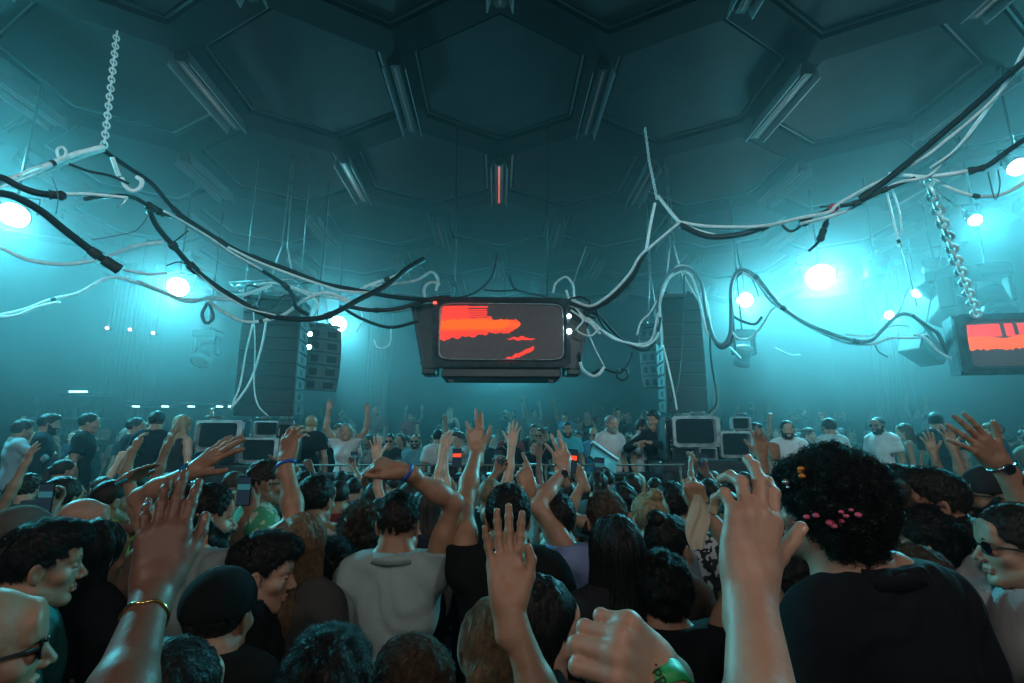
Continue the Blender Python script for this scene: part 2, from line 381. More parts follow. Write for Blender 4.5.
def picture_a(u, v):
    """orange brush stroke tearing apart over a charcoal field; u to the right, v down"""
    c = np.zeros(u.shape+(3,)); g = .022+.008*vnoise(v*60, 3)+.006*vnoise(u*40+v*9, 5)
    c[...] = np.stack([g*1.0, g*.98, g*1.05], -1)
    n1 = vnoise(u*22, 1)*.05+vnoise(u*60, 2)*.03
    top = .22+n1*.8-.03*np.clip((u-.3)*3, -1, 1)+np.where(u > .42, .05, 0); bot = .60-.12*np.clip(u/.45, 0, 1)+n1+vnoise(v*30, 8)*.02
    ue = .615+.04*np.cos((v-.36)*18)
    band = (v > top) & (v < bot) & (u < ue-.25*np.clip(v-.48, 0, 1))
    lines = (u < .375+.01*vnoise(v*40, 4)) & (v > .02) & (v < top+.02) & ((np.sin(v*150) > -.35) | (u < .20+.04*vnoise(v*20, 6)))
    streak = (np.abs(v-(.60+.05*vnoise(u*30, 9)-.12*np.clip(u-.6, 0, 1))) < .035*(1-np.abs((u-.66)/.12))) & (np.abs(u-.66) < .115)
    lw = (np.abs(v-(1.03-(u-.50)*.98+.05*vnoise(u*34, 11))) < .035+.04*np.clip(.62-u, 0, .1)*8) & (u > .50) & (u < .765)
    deep = np.array([.95, .045, .03]); org = np.array([1.0, .115, .012])
    mix = np.clip(1-np.abs(v-.37)/.13, 0, 1)*np.clip(1.6-u*2.2+.6*vnoise(u*14+v*5, 12), 0, 1)
    mix = np.clip(mix*2, 0, 1)[..., None]
    c[lines | streak | lw] = deep
    col = deep*(1-mix)+org*mix*1.05; c[band] = col[band]
    return c
def picture_b(u, v):
    g = .025+.008*vnoise(v*60, 3); c = np.stack([g*1.1, g*.9, g], -1)
    top = (v > .05) & (v < .34) & ((np.sin(u*42) > -.5) | (u < .3)); e = .34+.1*vnoise(u*5, 2)
    band = (v >= e-.04) & (v < .60+.05*vnoise(u*40, 7)); c[top & ~band] = [.85, .04, .03]; c[band] = [1.0, .10, .012]
    return c
def tube_screen(W, H, pic, parent, m, name='screen', bulge=.05, y=0, nx=140, ny=76, loc=None):
    """slightly bulged rounded screen in the xz plane facing -y"""
    U, V_ = np.meshgrid(np.linspace(0, 1, nx), np.linspace(0, 1, ny)); a = (U-.5)*2; b = (V_-.5)*2
    # pincushion to a rounded outline
    X = a*(1-.035*b*b)*W/2; Z = -b*(1-.035*a*a)*H/2; Y = y-bulge*(1-a*a)*(1-b*b)
    V = np.stack([X, Y, Z], -1).reshape(-1, 3); i = np.arange(nx*ny).reshape(ny, nx)
    Fs = np.stack([i[:-1, :-1], i[1:, :-1], i[1:, 1:], i[:-1, 1:]], -1).reshape(-1, 4)
    me = mesh_np(name, V, Fs)
    if pic is not None:
        c = np.ones((nx*ny, 4), np.float32); c[:, :3] = np.clip(pic(U, V_), 0, 1).reshape(-1, 3)
        at_ = me.color_attributes.new('picture', 'FLOAT_COLOR', 'POINT'); at_.data.foreach_set('color', c.ravel())
    return link(name, me, m, parent, loc)
def bezel(W, H, w, h, d, name, m, parent, oz=0.0, ox=0.0, bev=.0, loc=None):
    """front frame W x H with a rounded opening w x h centred at (ox,oz); facing -y, d deep"""
    N = 48; V = []; Fs = []
    def ring(Wx, Hz, y, p, cx=0, cz=0):
        for k in range(N):
            t = 2*math.pi*(k+.5)/N; c, s_ = math.cos(t), math.sin(t)
            r = (abs(c)**p+abs(s_)**p)**(-1/p); V.append((cx+Wx/2*r*c, y, cz+Hz/2*r*s_))
    ring(W, H, d, 30); ring(W, H, 0, 30); ring(w*1.06, h*1.08, -.015, 12, ox, oz); ring(w, h, .05, 9, ox, oz)
    for q in range(3): Fs += [(q*N+k, q*N+(k+1) % N, (q+1)*N+(k+1) % N, (q+1)*N+k) for k in range(N)]
    mb = MB(); mb.add(V, Fs); return mb.build(name, m, parent, loc)
def television(loc, rz, W, H, pic, label, cab, rim, tilt=0.0, knobs=True, group=None, sw=.90, sh=.80, ox=0.0, deep=.55, cat='television', name='tube_television'):
    t = empty(name, loc, rz); t.rotation_euler = (tilt, 0, rz)
    c = MB(); c.add([(-W/2, .04, -H/2), (W/2, .04, -H/2), (W/2, .04, H/2), (-W/2, .04, H/2),
               (-W*.46, deep*.55, -H*.47), (W*.46, deep*.55, -H*.47), (W*.46, deep*.55, H*.46), (-W*.46, deep*.55, H*.46),
               (-W*.3, deep, -H*.4), (W*.3, deep, -H*.4), (W*.3, deep, H*.28), (-W*.3, deep, H*.28)],
        [(0, 4, 5, 1), (1, 5, 6, 2), (2, 6, 7, 3), (3, 7, 4, 0), (4, 8, 9, 5), (5, 9, 10, 6), (6, 10, 11, 7), (7, 11, 8, 4), (8, 11, 10, 9), (0, 1, 2, 3)])
    c.build('cabinet', cab, t)
    bezel(W, H, W*sw, H*sh, .06, 'front_frame', cab if rim is None else rim, t, ox=ox)
    tube_screen(W*sw*1.0, H*sh*1.0, pic, t, m_screen if pic else m_glass, y=.035, bulge=.03*H, loc=(ox, 0, 0))
    if knobs:
        for i in range(3):
            MB().cyl((W*.5-.035*W, -.02, -H*.25+i*H*.1), .018*H, .03, 10, 'y').build('knob', m_chrome, t)
    tag(t, label, cat, group); return t
D = 7.4; p = at(501.5, 331.5, D); sc = D/F*1.03
TVW, TVH = 137*sc, 71*sc
tv = television(p, 0, TVW, TVH, picture_a, 'big hanging old television showing an orange brush stroke', m_cab, m_cab, tilt=math.radians(0), knobs=False, sw=.895, sh=.80, deep=.75)
b = MB(); b.box((0, .3, -TVH/2-.09), (TVW*.86, .62, .16), bev=.03)
for s_ in (-1, 1): b.box((s_*TVW*.36, .12, -TVH/2-.19), (.07, .12, .05))
b.build('base_box', m_dark, tv)
MB().tube([(x*TVW*.447, -.02, z*TVH*.4) for x, z in [(math.copysign(abs(math.cos(a))**.18, math.cos(a)), math.copysign(abs(math.sin(a))**.18, math.sin(a))) for a in [2*math.pi*k/64 for k in range(65)]]], .012, 5).build('screen_trim', m_chrome, tv)
for s_ in (-1, 1):
    q = MB(); x0, x1 = s_*(TVW/2+.02), s_*(TVW/2+.30)
    q.add([(x1, .1, TVH*.42), (x1-s_*.22, .1, -TVH/2-.06), (x1-s_*.16, .1, -TVH/2-.06), (x1+s_*.06, .1, TVH*.42), (x1, .75, TVH*.42), (x1-s_*.22, .75, -TVH/2-.06), (x1-s_*.16, .75, -TVH/2-.06), (x1+s_*.06, .75, TVH*.42)],
          [(0, 1, 2, 3), (4, 5, 6, 7), (0, 1, 5, 4), (2, 3, 7, 6), (0, 3, 7, 4), (1, 2, 6, 5)])
    q.build('side_wing', mat('worn_wing_panel', (.045, .055, .06), .5, var=.4, vscale=8), tv)
    w_ = MB(); xi = s_*(TVW/2-.04)
    w_.add([(xi, .14, TVH*.44), (x1+s_*.01, .14, TVH*.42), (x1-s_*.20, .14, -TVH/2-.06), (xi, .14, -TVH/2-.06), (xi, .70, TVH*.44), (x1+s_*.01, .70, TVH*.42), (x1-s_*.20, .70, -TVH/2-.06), (xi, .70, -TVH/2-.06)],
           [(0, 1, 2, 3), (4, 5, 6, 7), (0, 1, 5, 4), (1, 2, 6, 5), (2, 3, 7, 6)]); w_.build('wing_filler', m_dark, tv)
    g = MB()
    for k in range(6): g.box((s_*(TVW/2+.04+.1*(k % 2)), .15+.05*k, TVH*.36-k*TVH*.15), (.16, .05, .05))
    g.box((s_*(TVW/2+.05), .2, -TVH/2-.06), (.2, .3, .1), bev=.02).build('side_bracket', m_dark, tv)
d_ = MB().ball((TVW/2-.015, -.04, TVH*.22), .032, 8); d_.build('status_light', m_wht, tv)
MB().ball((TVW/2-.02, -.04, 0), .04, 8).build('status_light', m_wht, tv)
MB().box((-TVW/2+.03, -.04, TVH*.4), (.05, .03, .03)).build('red_indicator', emit('red_diode', (1, .08, .05), 3), tv)
for s_ in (-1, 1): MB().tube([(s_*TVW*.35, .3, TVH/2), (s_*TVW*.38, .35, ZC-p.z-.0)], .010, 6).build('hanging_wire', m_dark, tv)
# right television, partly beyond the picture's edge
D = 6.6; p = at(1013, 343, D); sc = D/F*1.12
television(p, math.radians(-10), 92*sc, 58*sc, picture_b, 'hanging old television at the lower end of the white chain, orange band on screen', m_cab, m_cab, tilt=math.radians(0), knobs=False, sw=.80, sh=.74, deep=.6, ox=.02)
# ---- stacks of dead televisions on the booth ends
def stack(items, D0, grp, nm):
    for (x0, y0, x1, y1, pale, lab, dd) in items:
        D = D0+dd; a, b2 = at(x0, y0, D), at(x1, y1, D); W, H = abs(b2.x-a.x), abs(a.z-b2.z)
        television(((a.x+b2.x)/2, D, (a.z+b2.z)/2), 0, W, H, None, lab, m_cab, m_cabl if pale else m_cab, knobs=True, group=grp, sw=.8, sh=.76, ox=-.02*W, deep=.45)
stack([(196, 420, 240, 451, 1, 'pale-framed dead television, biggest of the stack under the long speaker array with angled boxes', 0),
       (254, 421, 279, 436.5, 1, 'smallest dead television on the stack with the widest gap to the rail', .05),
       (240, 437.5, 277, 463, 1, 'dead television low in the stack beside the fair-haired person in black', 0),
       (277.5, 421, 291, 463, 0, 'narrow upright dead television closing the stack next to the booth rail', .02),
       (196, 452, 239, 464, 0, 'low wide dead television beneath the biggest one of the stack near the long-haired blonde', 0)], 6.9, 'dead televisions stacked on the booth ends', 'l')
stack([(672, 416, 722, 447, 1, 'pale-framed dead television, biggest of the stack nearest the man in the white tee', 0),
       (731, 417, 752, 430, 1, 'smallest dead television topping the stack next to the white tee man', .05),
       (719.5, 431, 755, 458, 1, 'dead television low in the stack by the clapping hands', 0),
       (699, 447.5, 718, 460, 1, 'little pale dead television under the biggest one, above the bare raised forearm', .0),
       (664, 417, 671.5, 460, 0, 'narrow upright dead television beside the security man in black', .02),
       (672, 447.5, 698, 460, 0, 'low dark dead television under the biggest one of the stack by the security man', 0)], 6.9, 'dead televisions stacked on the booth ends', 'r')
for k_, (px, py, r_) in enumerate(((214, 418.5, .10), (263, 419.5, .08), (698, 414.5, .10), (741, 415.5, .07))):
    p = at(px, py, 7.05); q = MB()
    q.tube([Vector((r_*(1+.08*math.sin(i))*math.cos(i*.52), r_*.8*math.sin(i*.52), .012+.006*(i//12))) for i in range(44)], .009, 6)
    o = q.build('cable_coil', mat('coil_rubber', (.10, .12, .13), .5), None, p); tag(o, 'coil of cable lying on the '+['biggest dead television of the stack by the blonde', 'smallest dead television by the fair-haired person in black', 'biggest dead television by the security man', 'smallest dead television beside the white tee man'][k_], 'cable coil', 'cable coils on the television stacks')
m_gaff = mat('gaffer_tape', (.02, .02, .02), .6)
# podium under the stacks, booth and rail
m_booth = mat('booth_cladding', (.03, .034, .038), .5, var=.4, vscale=6)
for x0, x1, lab in ((188, 293, 'dark podium under the television stack with the leaning speaker boxes above'), (660, 758, 'dark podium under the television stack beside the security man')):
    a, b2 = at(x0, 465, 6.9), at(x1, 465, 6.9); zt = at(240, 463.6, 6.9).z if x0 < 300 else at(700, 459.6, 6.9).z
    q = MB(); q.box(((a.x+b2.x)/2, 7.25, zt/2-.01), (b2.x-a.x, .8, zt-.02), bev=.02)
    t = q.build('podium', m_booth); tag(t, lab, 'podium')
    MB().box(((a.x+b2.x)/2, 6.84, zt-.2), (b2.x-a.x-.1, .03, .12)).build('front_moulding', m_cab, t)
a, b2 = at(292, 466, 6.7), at(661, 466, 6.7)
bt = empty('booth_table', ((a.x+b2.x)/2, 6.9, 0)); W = b2.x-a.x
MB().box((0, .02, 1.44), (W, .62, .07), bev=.02).build('table_top', m_dark, bt)
MB().box((0, -.2, .72), (W, .05, 1.36)).build('front_panel', m_booth, bt)
sl = MB(); n = 60
for i in range(n): sl.box((-W/2+(i+.5)*W/n, -.24, 1.22), (.035, .03, .30))
sl.build('front_slats', mat('tan_slats', (.30, .19, .11), .5), bt)
tag(bt, 'long dark booth table with a slatted front facing the dance floor', 'table')
rl = empty('booth_rail', ((a.x+b2.x)/2, 6.55, 0)); z = at(500, 465, 6.55).z
MB().tube([(-W/2-.25, 0, z), (W/2+.25, 0, z)], .012, 8).build('rail_bar', mat('dull_rail', (.16, .14, .12), .5), rl)
for i in range(7): MB().cyl((-W/2-.2+i*(W+.4)/6, 0, z/2), .014, z, 8).build('post', mat('dull_rail', (.16, .14, .12), .5), rl)
tag(rl, 'thin pale metal rail running across in front of the booth', 'rail')
# mixer, players and the tilted screen on the booth
def player(x, lab):
    t = empty('media_player', (x, 6.95, 1.475)); MB().box((0, 0, .05), (.33, .42, .1), bev=.01).build('body', m_dark, t)
    MB().cyl((0, -.05, .11), .1, .02, 24).build('jog_wheel', m_chrome, t); MB().box((0, .14, .115), (.2, .1, .01)).build('display', emit('blue_display', (.1, .5, .9), .5), t)
    tag(t, lab, 'media player', 'players on the booth table')
for x, lab in ((-.7, 'first media player on the booth table'), (-.3, 'second media player on the booth table, beside the mixer'), (.5, 'third media player, on the other side of the mixer')): player(x, lab)
t = empty('dj_mixer', (.1, 6.95, 1.475)); MB().box((0, 0, .05), (.36, .42, .1), bev=.01).build('body', m_dark, t)
for i in range(4):
    for j in range(3): MB().cyl((-.12+i*.08, -.1+j*.1, .11), .014, .025, 8).build('knob', m_chrome, t)
tag(t, 'small black mixer between the media players', 'mixer')
p = at(603, 459, 6.45); t = empty('tilted_monitor', p, 0); t.rotation_euler = (math.radians(-35), math.radians(33), .25)
MB().box((0, 0, 0), (.42, .03, .24), bev=.01).build('screen_back', m_dark, t); MB().box((0, -.012, .125), (.42, .05, .03)).build('pale_edge', mat('pale_edge', (.5, .65, .7), .4), t)
MB().tube([(0, .05, -.1), (.1, .2, -.34)], .012, 6).build('stand', m_chrome, t)
tag(t, 'tilted flat monitor with a pale edge behind the rail', 'monitor')
# ================================================================== line arrays
m_grille = mat('speaker_grille', (.02, .024, .027), .6, bump=.4, bscale=120)
m_side = mat('speaker_side', (.13, .15, .16), .45, var=.25, vscale=8)
def line_array(loc, rz, n, W, h, d, label, lean0=0.0, dlean=0.0, side_pale=True, pale=False):
    t = empty('line_array', loc, rz)
    y, z, ang = 0.0, 0.0, lean0
    for i in range(n):
        M = Matrix.Translation((0, y, z)) @ Matrix.Rotation(ang, 4, 'X')
        b = MB()
        b.add([(-W/2, 0, 0), (W/2, 0, 0), (W/2, 0, -h), (-W/2, 0, -h), (-W/2, d, -.06*h*2), (W/2, d, -.06*h*2), (W/2, d, -h*.88), (-W/2, d, -h*.88)],
              [(0, 3, 2, 1), (4, 5, 6, 7), (0, 1, 5, 4), (3, 7, 6, 2), (0, 4, 7, 3), (1, 2, 6, 5)], M=M)
        box = b.build('enclosure', m_cab, t)
        if not pale: MB().box((0, -.012, -h/2), (W*.97, .022, h*.93), M=M, bev=.008).build('grille', m_grille, box)
        else:
            MB().box((0, -.012, -h/2), (W*.97, .022, h*.90), M=M, bev=.008).build('front_plate', m_side, box)
            for ox, ow in ((-.22, .2), (.24, .26)): MB().box((ox*W, -.026, -h*.52), (ow*W, .012, h*.5), M=M, bev=.004).build('horn_opening', m_grille, box)
        for sx in (-1, 1):
            q = MB(); X = sx*(W/2+.006)
            q.box((X, d*.16, -h*.5), (.018, d*.26, h*.86), M=M, bev=.004).box((X, d*.72, -h*.5), (.018, d*.34, h*.7), M=M, bev=.004).box((X, d*.42, -h*.2), (.018, d*.3, h*.2), M=M).box((X, d*.42, -h*.82), (.018, d*.3, h*.16), M=M)
            q.build('side_plate', m_side if side_pale else m_cab, box)
        y += -math.sin(-ang)*0+math.sin(ang)*h; z -= math.cos(ang)*h; ang += dlean
    f = MB(); f.box((0, d*.5, .06), (W*.96, d*1.15, .06)); f.box((-W*.3, d*.5, .13), (.05, .3, .12)); f.box((W*.3, d*.5, .13), (.05, .3, .12))
    f.build('flying_frame', m_cab, t)
    top = ZC-loc[2]
    for sx in (-1, 1): MB().tube([(sx*W*.3, d*.5, .15), (sx*W*.05, d*.5, .15+min(1.0, top*.6)), (sx*.02, d*.5, top)], .016, 6).build('hoist_chain', m_chrome, t)
    tag(t, label, 'speaker array'); return t
def arr(px0, px1, py0, py1, D, n, d, label, rz=0, **k):
    a, b2 = at(px0, py0, D), at(px1, py1, D); H = a.z-b2.z
    return line_array(((a.x+b2.x)/2, D, a.z), rz, n, b2.x-a.x, H/n, d, label, **k)
arr(246, 291, 301, 416, 8.6, 9, .62, 'tall hanging speaker array beside the overlapping angled boxes', rz=math.radians(6), lean0=math.radians(-2), dlean=math.radians(.7))
arr(661.5, 708, 299, 413, 8.6, 9, .62, 'tall hanging speaker array with cable arch looped over its top', rz=math.radians(-5), lean0=math.radians(-2), dlean=math.radians(.7))
arr(305, 337, 328, 392, 10.4, 5, .7, 'short angled speaker array showing pale box fronts beneath a flood lamp', rz=math.radians(38), lean0=math.radians(-14), dlean=math.radians(8), pale=True)
arr(640, 660, 328, 389, 10.2, 5, .7, 'short angled speaker array half hidden behind the cable-arched one', rz=math.radians(-34), lean0=math.radians(-14), dlean=math.radians(8), pale=True)
for px, py in ((310, 334), (309, 347)):
    p = at(px, py, 9.6); t = empty('pin_light', p); MB().ball((0, 0, 0), .045, 8).build('bulb', m_wht, t); MB().cyl((0, .07, 0), .05, .1, 10, 'y').build('socket', m_can, t); MB().tube([(0, .1, 0), (0, .3, .1), (0, .35, ZC-p.z)], .01, 5).build('cord', m_can, t)
    tag(t, ('upper' if py < 340 else 'lower')+' of two small white pin lights between the speaker arrays', 'pin light', 'pin lights between the arrays')
# truss above the left array
def truss(a, b, s, label):
    t = empty('lighting_truss', (Vector(a)+Vector(b))/2); o = (Vector(a)+Vector(b))/2; a = Vector(a)-o; b = Vector(b)-o
    off = [(0, s, s), (0, -s, s), (0, s, -s), (0, -s, -s)]
    for q in off: MB().tube([a+Vector(q), b+Vector(q)], .025, 8).build('chord', m_chrome, t)
    l = MB(); n = int((b-a).length/(2*s)); 
    for i in range(n):
        u, v = a.lerp(b, i/n), a.lerp(b, (i+1)/n)
        for k in range(4):
            o1, o2 = off[k], off[[1, 3, 0, 2][k]]
            l.tube([u+Vector(o1), v+Vector(o2)], .011, 5)
    l.build('lattice', m_chrome, t)
    for q in (.15, .85): MB().tube([a.lerp(b, q)+Vector((0, 0, s)), a.lerp(b, q)+Vector((0, 0, ZC-o.z))], .012, 5).build('hanging_wire', m_chrome, t)
    tag(t, label, 'truss')
truss(at(232, 291, 8.9), at(312, 287, 8.9), .12, 'pale lattice truss above the tall speaker array with the angled boxes')
#truss(at(372, 262, 11.5), at(424, 256, 11.5), .12, 'pale truss over the taut wires behind the hanging television')
# ------------------------------------------------------------------ dark gear near the chain
def moving_head(px, py, D, s, label, rz=0, tilt=.6):
    p = at(px, py, D); t = empty('moving_head_lamp', p, rz)
    MB().box((0, 0, .34*s), (.42*s, .36*s, .16*s), bev=.03*s).build('base', m_can, t)
    for sx in (-1, 1): MB().box((sx*.2*s, 0, .12*s), (.06*s, .16*s, .36*s), bev=.02*s).build('arm', m_can, t)
    M = Matrix.Rotation(tilt, 4, 'X')
    MB().cyl((0, 0, -.02*s), .15*s, .24*s, 18, 'z', M=M).cyl((0, 0, -.2*s), .17*s, .14*s, 18, 'z', r2=.15*s, M=M).build('head', m_can, t)
    MB().cyl((0, 0, -.272*s), .14*s, .01*s, 18, 'z', M=M).build('lens', m_glass, t)
    MB().tube([(0, 0, .4*s), (0, 0, ZC-p.z)], .02, 6).build('drop_rod', m_can, t)
    tag(t, label, 'stage lamp', 'unlit stage lamps')
moving_head(877, 276, 9.5, 1.0, 'unlit stage lamp hanging alone beside the two dangling white cables')
moving_head(744, 352, 10.5, 1.1, 'unlit stage lamp under the cable arch')
moving_head(958, 305, 9.0, 1.7, 'unlit large stage lamp behind the lower chain', rz=.4)
moving_head(992, 298, 9.6, 1.6, 'unlit large stage lamp above the edge television', rz=-.3, tilt=-.4)
moving_head(937, 283, 10.2, 1.2, 'unlit stage lamp above the tilted wedge speaker', rz=.9, tilt=.9)
moving_head(206, 352, 11.5, 1.2, 'unlit stage lamp between the ribbed column and the speaker array', tilt=-.6)
p = at(922, 350, 8.6); t = empty('wedge_speaker', p); t.rotation_euler = (0, math.radians(24), .3)
MB().box((0, 0, 0), (.62, .4, .34), bev=.02).build('body', m_dark, t); MB().box((0, -.205, 0), (.56, .02, .28)).build('grille', m_grille, t)
MB().tube([(.0, .0, .17), (.0, .0, .6), (.2, 0, ZC-p.z-.0)], .015, 5).build('hanging_wire', m_can, t)
tag(t, 'dark wedge speaker hanging tilted below the cable loop', 'speaker')
# ---- small lamps
m_dot = emit('pink_dot', (1, .55, .55), 3.0); m_cyd = emit('cyan_dot', (.35, .9, 1), 6.0)
for i, (px, py) in enumerate(((107, 328), (130, 329.5), (153, 333))):
    p = at(px, py, 13); t = empty('wall_bulb', p); MB().ball((0, 0, 0), .045, 8).build('bulb', m_dot, t); MB().cyl((0, .08, 0), .05, .1, 10, 'y').build('socket', m_can, t); MB().tube([(0, .1, 0), (0, .1, ZC-p.z)], .01, 4).build('cord', m_can, t)
    tag(t, ['first', 'middle', 'last'][i]+' of three small pinkish bulbs in a row, counted from the ribbed column end' if i != 1 else 'middle one of three small pinkish bulbs in a row high on the side', 'bulb', 'row of three pinkish bulbs')
# ---- side bar with a bright strip, canopy with downlights
b0, b1 = at(28, 392, 12.2), at(104, 394, 12.2)
t = empty('back_bar', ((b0.x+b1.x)/2, 12.4, .4)); W = b1.x-b0.x
MB().box((0, .3, 1.3), (W, .6, 2.6)).build('cabinet', m_cab, t)
for i, z in enumerate((1.5, 2.05, 2.6)): MB().box((0, -.08, z), (W, .34, .04)).build('shelf', m_side, t)
MB().box((W*.12, -.12, b0.z-.4+.02), (W*.22, .05, .035)).build('strip_light', emit('strip_light', (.25, .85, 1), 9), t)
tag(t, 'back bar with shelves and a short bright cyan strip light', 'bar cabinet')
m_bot = mat('bottle_glass', (.05, .1, .09), .15)
bp = MB().cyl((0, 0, .1), .04, .2, 10).cyl((0, 0, .225), .04, .05, 10, r2=.015).cyl((0, 0, .28), .015, .08, 8).mesh('bottle'); bp.materials.append(m_bot)
for r, z in enumerate((1.52, 2.07)):
    for i in range(14):
        o = bpy.data.objects.new('bottle', bp); COL.objects.link(o); o.location = ((b0.x+b1.x)/2-W*.45+i*W*.9/13, 12.32, .4+z)
        tag(o, ['dark glass bottle on the lower back bar shelf', 'dark glass bottle on the middle back bar shelf near the strip light'][r], 'bottle', ['bottles on the lower bar shelf', 'bottles on the middle bar shelf'][r])
c0, c1 = at(128, 408, 12), at(245, 410, 12)
t = empty('bar_canopy', ((c0.x+c1.x)/2, 12, c0.z+.06)); Wc = c1.x-c0.x
MB().box((0, .3, .03), (Wc, 1.0, .1), bev=.02).build('slab', m_cab, t)
for i, px in enumerate((139, 168, 194, 222, 234)):
    q = at(px, 410, 12); MB().cyl((q.x-(c0.x+c1.x)/2, -.12, -.03), .07, .03, 12).build('downlight', m_cyd, t)
for sx in (-1, 1): MB().cyl((sx*Wc*.47, .5, -(c0.z+.06)/2+.2), .04, c0.z-.34, 10).build('post', m_cab, t)
tag(t, 'dark canopy with a row of small downlights behind the crowd', 'canopy')
# raised floors
S('floor_raised', MB().box((0, (7.35+Y1)/2, .2), (2*XW, Y1-7.35, .4)), m_floor)
S('floor_tier', MB().box((0, (12.6+Y1)/2, .7), (2*XW, Y1-12.6, .62)), m_floor)
for sx, nm in ((-1, 'floor_side'), (1, 'floor_side')):
    x = 3.9; S(nm, MB().box((sx*(x+XW)/2+(-0.0), (6.3+7.35)/2, .2), (XW-x, 1.05, .4)), m_floor)
# ================================================================== cables, chains
m_wc = mat('white_cable', (.80, .84, .85), .4, var=.15, vscale=14)
m_bc = mat('black_cable', (.012, .016, .02), .45)
m_gc = mat('grey_cable', (.12, .15, .17), .45)
m_red = mat('red_tape', (.8, .04, .05), .5)
def cable(P, D0, D1, r, m, label, tape=(), ends=True, parent=None, wob=0.0, name='cable', tm=None):
    """P: (px,py) along the cable; distance runs D0..D1 along it; r in picture pixels"""
    n = len(P); L = [0]
    for i in range(1, n): L.append(L[-1]+math.hypot(P[i][0]-P[i-1][0], P[i][1]-P[i-1][1]))
    pts = [at(x, y, D0+(D1-D0)*l/L[-1]+wob*math.sin(l*.05+r*9)) for (x, y), l in zip(P, L)]
    pts = catmull(pts, 6); Dm = lambda i: D0+(D1-D0)*i/(len(pts)-1)
    rr = [r*Dm(i)/F for i in range(len(pts))]
    o = MB().tube(pts, rr, 7).build(name, m)
    tag(o, label, 'cable', 'tangle of hanging cables')
    for k, (u, w_, ln) in enumerate(tape):
        i = int(u*(len(pts)-1)); i = max(1, min(len(pts)-2, i)); a = pts[i]; d = (pts[i+1]-pts[i-1]).normalized(); h = ln*Dm(i)/F/2; q = w_*Dm(i)/F
        random.seed(i+k)
        MB().tube([a-d*h, a-d*h*.5, a, a+d*h*.6, a+d*h], [q*random.uniform(.8, 1.1) for _ in range(5)], 7).build('tape_wrap', tm or m_gaff, o)
    return o, pts
W_, B_, G_ = m_wc, m_bc, m_gc
